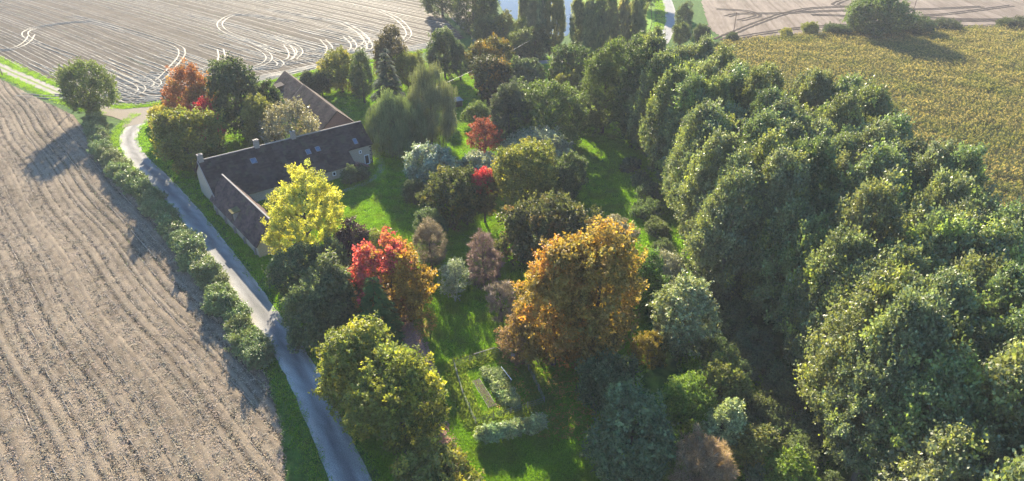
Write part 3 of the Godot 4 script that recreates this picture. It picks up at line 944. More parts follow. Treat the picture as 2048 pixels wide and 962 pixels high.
	for l in [[[77, -255], [88, -268], [104.4, -287], [120, -303], [135.7, -314], [155, -318]], [[79, -254], [96, -264], [118, -275], [145, -281], [185, -287], [230, -289]], [[80, -253], [110, -262], [140, -271], [200, -279], [260, -284]], [[160, -310], [140, -308], [118, -303], [100, -302], [92, -296]], [[92, -312], [104, -308], [106, -298], [95, -288]], [[230, -320], [200, -306], [185, -300], [160, -296], [130, -300]], [[160, -335], [150, -322], [160, -314], [185, -312], [215, -318]], [[240, -300], [215, -292], [190, -291], [160, -302]]]:
		var q := []
		for a in l: q.append(Vector2(a[0], a[1]))
		dark.append(q)
	track_lines(f3, dark, 2.3, 0.75, 0.2, Color(0.06, 0.045, 0.034), M.soil, "wheel_track")
	# maize
	var mz := V2([[64, -240], [78, -248], [90, -252], [120, -261.5], [142, -266], [205, -273.5], [230, -276], [230, -120], [150, -66], [112, -44], [70, -44], [72, -112], [75, -125], [64, -150], [52, -172], [50, -200], [54, -225]])
	structure("maize_soil", sheet(mz, 0.02), M.gravel, "brown soil under the ripe maize", "field")
	buf = PackedFloat32Array()
	var dm := Vector2(0.76, 0.65)
	var em := Vector2(0.65, -0.76)
	var b0 := 60.0
	while b0 < 400.0:
		b0 += 0.85 if rng.randf() > 0.06 else 1.7
		var a0 := -150.0
		while a0 < 260.0:
			a0 += 0.9
			var p := dm * a0 + em * b0
			var far := -p.y
			if p.x > 50 and absf(p.x) < far * 0.85 + 10 and Geometry2D.is_point_in_polygon(p, mz):
				var j := p + Vector2(rng.randf_range(-0.4, 0.4), rng.randf_range(-0.4, 0.4))
				var big := nz.get_noise_2d(p.x * 2.2, p.y * 2.2)
				var c := pick("maize", 0, 0).lerp(Color(0.19, 0.24, 0.06), clampf(big * 1.6, 0, 0.7))
				put(buf, Basis(Vector3.UP, rng.randf() * TAU).scaled(Vector3.ONE * (rng.randf_range(0.75, 1.15) + 0.25 * nz.get_noise_2d(p.x * 5.0 + 40.0, p.y * 5.0))), Vector3(j.x, 0, j.y), c)
	var mo := scatter("maize_crop", maize_clump(), M.leaf_grass, buf, self)
	tag(mo, "ripening maize crop with tan tassels beside the poplar plantation", "maize", "", "stuff")
	# lane
	var grey := Color(0.26, 0.253, 0.24)
	var pale := Color(0.36, 0.34, 0.305)
	var lane := smooth_line(Array(V2([[-3, -25], [-12.5, -42], [-17.8, -50.7], [-23.5, -60.7], [-29.8, -71.1], [-36.5, -80.2], [-44.4, -91.0], [-54.4, -104.1], [-65.3, -118.0], [-77.4, -132.3], [-85.2, -141.0], [-91.6, -150.0], [-95.5, -158], [-97.0, -166], [-97.5, -172]])), 1.2)
	structure("lane", strip(lane, [[-2.05, 0.035, pale], [-1.6, 0.06, pale], [-0.9, 0.07, grey], [-0.3, 0.075, Color(0.165, 0.163, 0.158)], [0.3, 0.075, Color(0.175, 0.17, 0.165)], [0.9, 0.07, grey], [1.5, 0.06, Color(0.25, 0.237, 0.215)], [1.95, 0.035, pale]], 0.22, 0.5), M.asphalt, "narrow grey asphalt lane curving past the farm", "road")
	structure("farm_yard_entrance", sheet(V2([[-118, -180.5], [-112, -177.2], [-106, -175.6], [-99, -177.5], [-91, -182.5], [-89.5, -180.5], [-94.5, -172], [-95, -165], [-99.2, -161], [-101, -166], [-106, -169.5], [-112.5, -172.5], [-121, -178]]), 0.085), M.gravel, "beige gravel junction between lane and farm track", "gravel")
	var ftrack := smooth_line(Array(V2([[-108, -174], [-115, -178], [-123.8, -183.8], [-134, -191.5], [-145.5, -200.3], [-167.2, -217.2], [-230, -268], [-330, -345]])), 2.0)
	var tc := Color(0.27, 0.24, 0.205)
	structure("farm_track", strip(ftrack, [[-2.0, 0.03, tc], [-1.3, 0.05, tc], [-0.5, 0.06, tc], [-0.25, 0.06, Color(0.14, 0.17, 0.05)], [0.25, 0.06, Color(0.14, 0.17, 0.05)], [0.5, 0.06, tc], [1.3, 0.05, tc], [2.0, 0.03, tc]], 0.5, 0.25), M.asphalt, "pale gravel farm track with a grassy middle strip", "track")
	var flane := smooth_line(Array(V2([[80, -400], [75.5, -345], [68.2, -296], [60.8, -267], [51.2, -243.1], [30, -227.5], [9.4, -223.0], [-10, -217], [-40, -205]])), 2.5)
	structure("far_lane", strip(flane, [[-2.3, 0.035, pale], [-1.2, 0.06, grey], [0, 0.07, grey], [1.2, 0.06, grey], [2.3, 0.035, pale]], 0.3, 0.25), M.asphalt, "narrow grey lane beside the bright green meadow", "road")
	structure("pond", sheet(V2([[-9, -345], [-6.9, -334], [-4.3, -310], [1.3, -291], [7.2, -275], [14.6, -261.5], [19, -259], [21.5, -262], [25, -280], [30, -334], [38, -430], [-14, -430]]), 0.03), M.water, "bright still pond between the poplar groups", "pond")
	structure("meadow", sheet(V2([[36, -420], [31, -334], [27, -290], [26, -266], [38, -250], [46, -246], [50, -252], [57, -272], [62, -300], [68, -336], [74, -420]]), 0.025), textured(noise_image(0.02, Color(0.085, 0.17, 0.012), Color(0.14, 0.235, 0.02), 71, 512, 6, 1.7), 11.0, 0.9, M.grain, 4.0), "bright green meadow beside the far lane", "meadow")
	var path := smooth_line(Array(V2([[-33.5, -147], [-31.6, -144], [-29.6, -139.5], [-28.9, -136], [-29.3, -132], [-31.5, -127.5], [-34.5, -124.6], [-38, -123], [-42, -120.5]])), 0.8)
	structure("garden_path", strip(path, [[-0.75, 0.02, Color(1, 1, 1)], [0, 0.05, Color(1, 1, 1)], [0.75, 0.02, Color(1, 1, 1)]], 0.15, 0.0), M.gravel_blue, "blue grey gravel path curving round the farmhouse end", "path")
	# grass
	grass_along("verge_grass", "bright grass verge between lane and hedge", lane, -4.6, -2.0, 5.0, "verge", 1.1)
	grass_along("verge_grass", "rough grass verge on the farm side of the lane", lane, 2.0, 6.5, 7.0, "lawn", 1.25)
	grass_along("verge_grass", "bright grass verges along the gravel farm track", ftrack, 2.0, 4.6, 4.5, "verge", 1.2)
	grass_along("verge_grass", "bright grass verge between farm track and near field", ftrack, -4.2, -2.0, 4.5, "verge", 1.2)
	grass_along("verge_grass", "grass strip in the middle of the farm track", ftrack, -0.3, 0.3, 1.5, "verge", 0.6)
	grass_along("verge_grass", "bright grass bank between farm garden and far field", V2([[-110, -177.3], [-104, -177.3], [-97, -181.5], [-87, -188.8], [-66.7, -208.7], [-60, -214.8], [-29, -239.5]]), -1.6, 1.2, 7.0, "verge", 1.3)
	grass_along("verge_grass", "bright grass on the verge of the far lane", flane, 2.4, 6.0, 2.0, "verge", 1.8)
	grass_along("rough_grass", "rough grass between ditch shrubs and plantation", V2([[29, -36], [29, -100], [27, -150]]), -6.0, 6.0, 45.0, "lawn", 1.5)
	var lawn := V2([[-4, -40], [-14, -51], [-25, -70], [-38, -88], [-58, -113], [-80, -142], [-92, -166], [-84, -188], [-30, -236], [28, -224], [30, -150], [32, -45]])
	buf = PackedFloat32Array()
	for i in 110000:
		var far := 42.0 + 180.0 * pow(rng.randf(), 1.3)
		var p := Vector2(rng.randf_range(-0.42, 0.22) * far * 1.15, -far)
		if Geometry2D.is_point_in_polygon(p, lawn):
			put(buf, Basis(Vector3.UP, rng.randf() * TAU).scaled(Vector3(1, rng.randf_range(0.5, 1.0), 1) * rng.randf_range(0.8, 1.3)), Vector3(p.x, 0, p.y), pick("lawn", 0, 0).lerp(Color(0.20, 0.26, 0.04), clampf(nz.get_noise_2d(p.x * 11.0, p.y * 11.0) * 1.3 + 0.1, 0, 0.75)))
	tag(scatter("lawn_grass", CL.tuft[0], M.leaf_grass, buf, self), "green lawn grass of the farm garden", "grass", "", "stuff")

func make_trees() -> void:
	tree("broadleaf_tree", "lone olive green tree with ivy trunk beside the gravel junction", "tree", -110.0, -168.7, 6.25, 6.18, 1.60, "fine", "olive", {"ivy":true,"dens":0.75})
	tree("walnut_tree", "yellowing olive walnut tree behind the pale boundary wall by the lane", "tree", -70.0, -134.7, 6.98, 6.06, 0.80, "broad", "oliveyellow")
	tree("maple_tree", "tall rusty orange maple at the corner of the farm garden", "tree", -77.8, -157.6, 5.54, 7.73, 0.80, "fine", "rust")
	tree("shrub_maple", "crimson red small maple between walnut and dark evergreen", "tree", -71.2, -146.1, 3.61, 5.34, 0.40, "fine", "crimson")
	tree("sumac", "small bright yellow leaved tree poking over the boundary wall", "tree", -84.3, -153.9, 2.98, 3.71, 0.40, "spray", "yellowgreen")
	tree("cypress_tree", "narrow dark green conifer at field edge behind rusty maple", "tree", -88.7, -165.0, 1.52, 4.14, 0.10, "conifer", "darkgreen", {"cone":true})
	tree("oak_tree", "large dark green oak standing left of the rear barn", "tree", -65.3, -155.0, 5.89, 9.08, 0.80, "broad", "dark")
	tree("oak_tree", "smaller dark oak touching the rear barn roof", "tree", -58.9, -154.6, 3.76, 6.54, 0.80, "broad", "dark")
	tree("round_tree", "rounded yellow green tree in the farm courtyard", "tree", -57.3, -145.9, 3.92, 6.07, 0.50, "fine", "yellowtop", {"dense":true})
	tree("birch_tree", "pale grey green thin leaved tree directly behind the farmhouse ridge", "tree", -49.0, -139.7, 5.71, 6.71, 0.80, "fine", "silverolive", {"thin":true})
	tree("shrub", "dark purple red shrub behind the farmhouse ridge near middle chimney", "shrub", -56.9, -147.4, 2.56, 2.20, 0.10, "fine", "purple")
	tree("hedge_yew", "dark clipped hedge tree at the rear barn corner by the field", "hedge", -58.7, -187.8, 2.24, 3.29, 0.10, "fine", "dark", {"dense":true})
	tree("hedge_yew", "dark clipped hedge tree between rear barn and yellowing tree", "hedge", -54.4, -187.0, 2.71, 3.54, 0.10, "fine", "dark", {"dense":true})
	tree("broadleaf_tree", "yellow topped green tree beside the rear barn garden hedge", "tree", -49.4, -190.6, 5.73, 6.23, 0.80, "fine", "oliveyellow")
	tree("broadleaf_tree", "grey green slim tree between yellow topped tree and tall cedar", "tree", -41.2, -181.0, 2.80, 6.65, 0.80, "fine", "greygreen")
	tree("cedar_tree", "tall dark blue green conifer behind the weeping willow", "tree", -30.7, -161.4, 6.44, 9.88, 0.30, "conifer", "bluegreen", {"cone":true})
	tree("broadleaf_tree", "brownish tree showing just above the tall dark conifer", "tree", -34.9, -194.4, 4.70, 7.54, 1.00, "fine", "brownolive")
	tree("broadleaf_tree", "small yellow green tree beside the tall dark conifer", "tree", -29.0, -190.2, 3.54, 5.77, 0.80, "fine", "yellowgreen2")
	tree("willow_tree", "lower grey green weeping willow trailing to the lawn beside the farmhouse", "tree", -26.4, -145.2, 6.50, 6.75, 0.40, "willow", "greygreen", {"dome":true})
	tree("willow_tree", "tall weeping willow beside the sunny grass path", "tree", -19.1, -148.8, 5.38, 8.82, 0.40, "willow", "willowyellow", {"dome":true})
	tree("broadleaf_tree", "dark green round tree at the end of the ploughed field", "tree", -20.9, -205.4, 4.72, 7.01, 0.80, "broad", "olivedark")
	tree("broadleaf_tree", "slim dark green tree leaning against round tree at ploughed field", "tree", -15.8, -202.6, 2.59, 5.30, 0.80, "fine", "greygreen")
	tree("maple_tree", "green maple mixed with orange yellow leaves beyond the willow", "tree", -6.2, -198.1, 6.76, 6.30, 0.80, "broad", "orangetop")
	tree("maple_tree", "dark green tree speckled with orange leaves below the larger orange maple", "tree", -5.5, -180.6, 5.21, 5.98, 0.80, "broad", "orangerim")
	tree("broadleaf_tree", "green rounded tree beside the shaded far lane", "tree", 3.6, -184.6, 4.79, 5.21, 0.50, "broad", "greygreen")
	tree("broadleaf_tree", "ivy clad dark green tree under the tall Lombardy poplars", "tree", 16.9, -186.5, 5.61, 7.11, 0.60, "broad", "olivedark")
	tree("broadleaf_tree", "small yellow green tree between big round tree and ivy clad tree", "tree", 15.7, -175.8, 3.70, 5.07, 0.50, "broad", "yellowgreen2")
	tree("alder_tree", "tall light green alder behind the big rounded tree", "tree", 22.5, -157.6, 5.83, 10.90, 0.40, "fine", "olive")
	tree("alder_tree", "tall dark green alder beside the shaded meadow and poplar plantation", "tree", 29.9, -149.6, 6.12, 11.52, 0.40, "fine", "olivedark")
	tree("lime_tree", "big rounded olive tree in the middle of the garden", "tree", 7.8, -149.8, 9.70, 6.92, 0.80, "fine", "olive")
	tree("pine_tree", "blue green pine tucked behind the big rounded olive tree", "tree", -0.5, -145.7, 4.54, 7.94, 0.60, "fine", "bluegreen2")
	tree("shrub", "green shrub beside the grass path behind small red maple", "shrub", -9.1, -163.5, 3.03, 2.85, 0.10, "fine", "olive")
	tree("maple_tree", "small copper red maple standing in sun by the grass path", "tree", -6.0, -140.6, 3.60, 4.37, 1.20, "fine", "copper", {"thin":true})
	tree("shrub", "white flecked shrub at the foot of the tall weeping willow", "shrub", -15.6, -161.0, 1.68, 2.36, 0.10, "fine", "silver")
	tree("shrub", "large silvery leaved shrub on the lawn beside the grey willow", "shrub", -16.7, -124.4, 4.47, 4.98, 0.10, "broad", "silver")
	tree("shrub", "low silvery shrub in front of the small copper maple", "shrub", -7.2, -130.1, 3.87, 2.92, 0.10, "broad", "silver")
	tree("willow_tree", "silver grey leaved tree below the big rounded olive tree", "tree", 5.4, -133.9, 7.26, 4.43, 0.30, "fine", "silver")
	tree("broadleaf_tree", "wide yellow green tree in front of the silver grey tree", "tree", 2.6, -115.2, 6.19, 6.64, 0.60, "fine", "oliveyellow")
	tree("broadleaf_tree", "green tree with pale glossy leaves beside the sunlit meadow strip", "tree", 10.2, -118.9, 3.80, 5.00, 0.50, "broad", "greygreen")
	tree("hornbeam_tree", "tall green tree with scattered yellow leaves on the lawn edge", "tree", -11.0, -110.4, 4.71, 5.24, 0.80, "broad", "yellowtop2")
	tree("shrub", "bushy green shrub leaning on the tall lawn edge tree", "shrub", -14.7, -102.7, 2.38, 3.50, 0.10, "fine", "greygreen")
	tree("maple_tree", "slim tree with vivid red tip between two green trees", "tree", -5.1, -110.7, 2.18, 5.39, 0.80, "fine", "redtip")
	tree("dead_shrub", "grey leafless shrub at the lawn edge", "shrub", -13.4, -94.3, 2.49, 4.68, 0.20, "twig", "greytwig")
	tree("cherry_tree", "broad olive tree with pinkish leaf tips behind the orange chestnuts", "tree", 5.9, -94.8, 7.58, 5.80, 0.80, "broad", "olivepink")
	tree("dead_shrub", "pinkish brown bare shrub under the slim red tipped tree", "shrub", -4.5, -89.2, 2.61, 4.73, 0.20, "twig", "pinktwig")
	tree("small_tree", "small grey leaved tree on the shaded lawn", "tree", -8.9, -87.0, 2.14, 2.68, 0.40, "fine", "silver", {"thin":true})
	tree("small_tree", "sparse grey sapling beside the small red leaved tree", "tree", -1.5, -79.7, 2.21, 3.13, 0.80, "twig", "greytwig")
	tree("round_shrub", "clipped round shrub on the lawn beside the silvery shrub", "shrub", -19.4, -118.8, 1.97, 2.22, 0.05, "fine", "greygreen", {"dense":true})
	tree("ginkgo_tree", "glowing yellow tree in front of the farmhouse beside the front barn", "tree", -33.3, -94.1, 5.48, 7.93, 1.00, "spray", "yellow")
	tree("plum_tree", "dark purple leaved tree beside the glowing yellow tree", "tree", -26.3, -93.3, 2.62, 4.41, 0.40, "broad", "purple")
	tree("shrub", "yellow olive shrub behind the red and orange maple", "shrub", -22.8, -93.9, 2.73, 3.13, 0.10, "fine", "oliveyellow")
	tree("maple_tree", "large maple with red and orange leaves turning yellow below", "tree", -17.8, -81.0, 5.19, 6.34, 0.60, "broad", "redmaple")
	tree("spruce_tree", "dark green spruce in front of the red and orange maple", "tree", -18.9, -75.4, 4.02, 5.39, 0.10, "conifer", "sprucegreen", {"cone":true})
	tree("holly_tree", "grey green glossy tree left of the dark spruce", "tree", -25.5, -77.1, 3.59, 6.15, 0.30, "broad", "greygreen")
	tree("thicket_shrub", "green thicket below the glowing yellow tree", "shrub", -32.7, -84.9, 3.42, 4.65, 0.10, "fine", "greygreen")
	tree("thicket_shrub", "green thicket along the shaded lane verge", "shrub", -27.3, -74.1, 3.35, 5.09, 0.10, "fine", "greygreen")
	tree("thicket_shrub", "green thicket between glowing yellow tree and glossy tree", "shrub", -28.2, -87.4, 2.94, 4.43, 0.10, "fine", "greygreen")
	tree("hornbeam_tree", "large bushy olive yellow tree beside the lane bend", "tree", -17.9, -60.6, 5.06, 6.50, 0.20, "broad", "hornbeam")
	tree("hornbeam_tree", "large bushy olive tree with yellow tips beside the sunny lawn strip", "tree", -12.1, -54.6, 4.03, 7.20, 0.20, "broad", "hornbeam2")
	tree("hornbeam_tree", "bushy olive yellow tree at the fallen pink leaves by the lawn", "tree", -7.6, -46.1, 3.92, 4.25, 0.20, "broad", "hornbeam")
	tree("chestnut_tree", "large chestnut with orange leaves and reddish left side", "tree", 5.6, -70.1, 4.74, 9.59, 0.80, "broad", "orange")
	tree("chestnut_tree", "large chestnut with golden orange leaves beside the green hazel", "tree", 10.4, -69.3, 5.01, 10.30, 0.80, "broad", "orange2")
	tree("small_tree", "small tree with reddish leaves below the orange chestnut", "tree", 0.7, -70.0, 1.98, 4.49, 0.40, "fine", "rustpale", {"thin":true})
	tree("hazel_tree", "bright green hazel beside the golden orange chestnut", "tree", 19.4, -82.5, 2.96, 4.70, 0.30, "broad", "brightgreen")
	tree("bramble", "pale grey bramble mound under the plantation edge", "shrub", 24.1, -90.2, 2.81, 2.47, 0.05, "fine", "silver")
	tree("bramble", "grey green bramble mound at the end of the sunlit meadow strip", "shrub", 18.1, -101.5, 3.23, 2.82, 0.05, "fine", "silverolive")
	tree("willow_tree", "pale silver leaved willow along the ditch beside the green hazel", "tree", 22.9, -72.5, 4.02, 5.76, 0.30, "broad", "silvergreen")
	tree("shrub", "yellow leaved shrub below the bright green hazel", "shrub", 18.4, -70.7, 1.80, 2.22, 0.10, "fine", "gold")
	tree("shrub", "rounded light green shrub with a few yellow leaves along the ditch", "shrub", 25.4, -61.2, 3.05, 3.89, 0.10, "broad", "oliveyellow")
	tree("bramble", "bright green low bramble patch in the sunny ditch strip", "shrub", 20.1, -57.6, 3.04, 4.26, 0.05, "fine", "brightgreen")
	tree("shrub", "silvery green shrub beside the bright green bramble patch", "shrub", 23.8, -54.7, 2.42, 3.62, 0.10, "broad", "silvergreen")
	tree("shrub", "light green shrub on the shady side of the ditch", "shrub", 27.3, -52.1, 2.19, 3.41, 0.10, "broad", "oliveyellow")
	tree("shrub", "leafy green shrub at the near end of the ditch", "shrub", 29.1, -48.3, 2.37, 3.11, 0.10, "broad", "brightgreen")
	tree("dead_shrub", "tan leafless bush among the ditch shrubs", "shrub", 19.9, -48.5, 3.13, 4.25, 0.10, "twig", "tantwig", {"dense":true})
	tree("thicket_shrub", "green spreading shrub below the orange chestnuts", "shrub", 12.5, -50.6, 4.44, 5.54, 0.10, "broad", "greygreen")
	tree("thicket_shrub", "green thicket under the golden orange chestnut", "shrub", 11.7, -60.8, 3.29, 4.31, 0.10, "fine", "greygreen")
	tree("small_tree", "small yellow green young tree beside the tan leafless bush", "tree", 17.1, -49.0, 1.41, 2.81, 0.20, "spray", "yellowgreen2")
	tree("shrub", "low shrub against the cream farmhouse wall", "shrub", -33.9, -127.5, 1.59, 1.84, 0.05, "fine", "greygreen")
	tree("shrub", "low shrub beside the farmhouse brick steps", "shrub", -31.9, -129.5, 1.51, 1.40, 0.05, "fine", "greygreen")
	tree("shrub", "green shrub against the front barn lit roof", "shrub", -44.3, -111.9, 1.65, 2.48, 0.10, "fine", "greygreen")
	tree("oak_tree", "spreading dark oak on the hedge line between maize and stubble", "tree", 136.3, -258.5, 10.67, 7.61, 0.50, "broad", "olivedark")
	tree("hedge_bush", "long low dark bush right of the spreading oak", "hedge", 154.7, -263.1, 7.12, 2.89, 0.05, "fine", "dark")
	tree("hedge_bush", "low dark bush beside the grassy strip of the hedge line", "hedge", 170.2, -269.3, 5.23, 1.88, 0.05, "fine", "dark")
	tree("hedge_bush", "bright yellow green bush on the hedge line by the maize", "hedge", 113.6, -260.2, 2.89, 2.64, 0.10, "fine", "yellowgreen2")
	tree("hedge_bush", "small pale green bush by the dark wheel tracks", "hedge", 103.7, -257.3, 1.97, 1.71, 0.05, "fine", "oliveyellow")
	tree("hedge_bush", "low dark bush left of the spreading oak", "hedge", 124.4, -260.8, 4.90, 1.77, 0.05, "fine", "dark")
	tree("hedge_bush", "pale green bush at the foot of the spreading oak", "hedge", 143.4, -262.7, 4.56, 2.07, 0.05, "fine", "olive")
	tree("hedge_bush", "small dark bush at the far end of the maize hedge line", "hedge", 196.0, -272.4, 2.83, 1.97, 0.05, "fine", "dark")
	tree("hedge_bush", "dark bush at the outer end of the maize hedge line", "hedge", 200.8, -270.8, 3.56, 2.12, 0.05, "fine", "dark")
	tree("hedge_bush", "small dark bush at the foot of the wooden pole by the maize", "hedge", 81.2, -249.5, 1.92, 1.75, 0.05, "fine", "dark")
	tree("broadleaf_tree", "tree standing beside the far lane and meadow fence", "tree", 61.1, -314.0, 6.55, 8.90, 1.50, "fine", "olivedark")
	tree("roadside_bush", "grey green bush on the verge right of the far lane", "shrub", 67.3, -268.0, 3.33, 5.09, 0.10, "fine", "greygreen")
	tree("roadside_bush", "dark bush on the shaded verge beyond the plantation", "shrub", 61.1, -246.0, 3.00, 3.94, 0.10, "fine", "olivedark")
	tree("roadside_bush", "dark bush at the corner of the stubble field", "shrub", 69.4, -249.9, 3.05, 3.27, 0.10, "fine", "dark")
	tree("broadleaf_tree", "tall dark tree on the pond bank beside the shaded slope", "tree", -15.0, -265.8, 7.24, 11.26, 0.40, "fine", "olivedark")
	tree("broadleaf_tree", "dark tree overhanging the pond on its wooded bank", "tree", -10.6, -276.4, 4.80, 9.14, 0.40, "fine", "olivedark")
	tree("bank_bush", "yellowish green bush on the pond bank", "shrub", -3.0, -249.2, 3.89, 4.94, 0.40, "fine", "oliveyellow")
	tree("bank_bush", "pale green bush at the pond outlet", "shrub", 2.7, -243.3, 3.56, 4.50, 0.40, "fine", "oliveyellow")
	tree("bank_bush", "dark bush below the pond bank", "shrub", 2.7, -231.6, 5.69, 3.81, 0.40, "fine", "olivedark")
	tree("bank_bush", "dark undergrowth bush at the foot of the tall poplars", "shrub", 7.7, -227.8, 4.80, 4.85, 0.40, "fine", "olivedark")
	tree("broadleaf_tree", "dark tree at the top of the shaded slope", "tree", -29.9, -297.7, 8.54, 10.50, 0.40, "fine", "olivedark")
	tree("bank_bush", "dark bush on the slope below the pond wood", "shrub", -9.0, -237.6, 4.56, 5.48, 0.40, "fine", "olivedark")
	# tall narrow poplars at the pond
	for q in [[4.2, -248.3, 2.1, 24], [7.7, -239.6, 1.9, 25], [10.6, -232.7, 2.0, 25], [14.4, -229.4, 3.2, 25], [21.4, -221.2, 2.4, 25], [24.7, -216.9, 2.1, 26], [27.4, -214.0, 2.0, 25], [30.5, -212.9, 2.0, 26], [34.1, -212.9, 2.5, 25], [38.8, -215.2, 3.4, 24]]:
		tree("lombardy_poplar", "tall narrow columnar poplar in the row at the pond", "tree", q[0], q[1], q[2] * 0.95, q[3] * 0.5 - 0.2, 0.3, "spray", "lombardy", {"dens": 1.1, "column": true}, "columnar poplars at the pond")
	# poplar plantation
	for i in 6:
		for k in 22:
			var x := 33.0 + i * 6.1 + rng.randf_range(-1.3, 1.3)
			var z := -33.0 - k * 5.9 + rng.randf_range(-1.4, 1.4)
			if z < -112 and x > 68.0 - (-112 - z) * 0.5: continue
			if x > 57 and z > -66: continue
			if x < 36.5 and z > -84: continue
			var hh := rng.randf_range(17.5, 25.0)
			var cl := rng.randf_range(1.0, 2.5)
			tree("plantation_poplar", "glossy leaved poplar with pale trunk in the dense plantation", "tree", x, z, rng.randf_range(4.2, 5.3), (hh - cl) * 0.5, cl, "poplar", "poplar", {"pale": true, "dens": 0.9}, "poplars of the dense plantation")
	for k in 13:
		tree("undergrowth_shrub", "green undergrowth shrub at the foot of the plantation edge", "shrub", 26.5 + rng.randf_range(-1.2, 1.5), -50.0 - k * 7.0, rng.randf_range(1.6, 2.6), rng.randf_range(1.0, 1.9), 0.1, "fine", "greygreen", {}, "undergrowth along the plantation edge")
	for k in 26:
		tree("undergrowth_shrub", "green undergrowth shrub at the foot of the plantation edge", "shrub", 32.2 + rng.randf_range(-3.2, 3.2), -40.0 - k * 1.9, rng.randf_range(1.3, 2.4), rng.randf_range(0.8, 1.7), 0.1, "fine", "greygreen", {}, "undergrowth along the plantation edge")
	# hedge along the lane
	var hp := smooth_line(Array(V2([[-105.5, -161.0], [-104.0, -158.0], [-96.6, -147.0], [-88.5, -136.8], [-81.2, -128.0], [-76.2, -123], [-70.1, -116.3], [-64.9, -110.2], [-60.6, -104.6], [-57.3, -101.1], [-53.2, -95.3], [-50.0, -91.5], [-46.3, -87.2], [-43.7, -83.2], [-40.4, -79.5], [-37.9, -75.4], [-35.6, -71.9], [-34.0, -69.4]])), 1.7)
	for q in hp:
		tree("hedge_shrub", "grey green shrub in the hedge between field and lane", "hedge", q.x + rng.randf_range(-0.4, 0.4), q.y + rng.randf_range(-0.4, 0.4), rng.randf_range(1.2, 2.2), rng.randf_range(0.9, 1.75), 0.05, "broad" if rng.randf() < 0.5 else "fine", "hedge", {"gloss": true}, "shrubs of the lane hedge")
	for k in 9:
		tree("berry_cane", "silvery green tall leafy plant in the row below the garden fence", "plant", -3.6 + k * 0.85, -56.3 - k * 0.24 + rng.randf_range(-0.2, 0.2), 0.75, rng.randf_range(0.8, 1.05), 0.05, "broad", "silvergreen", {}, "tall leafy plants below the garden fence")

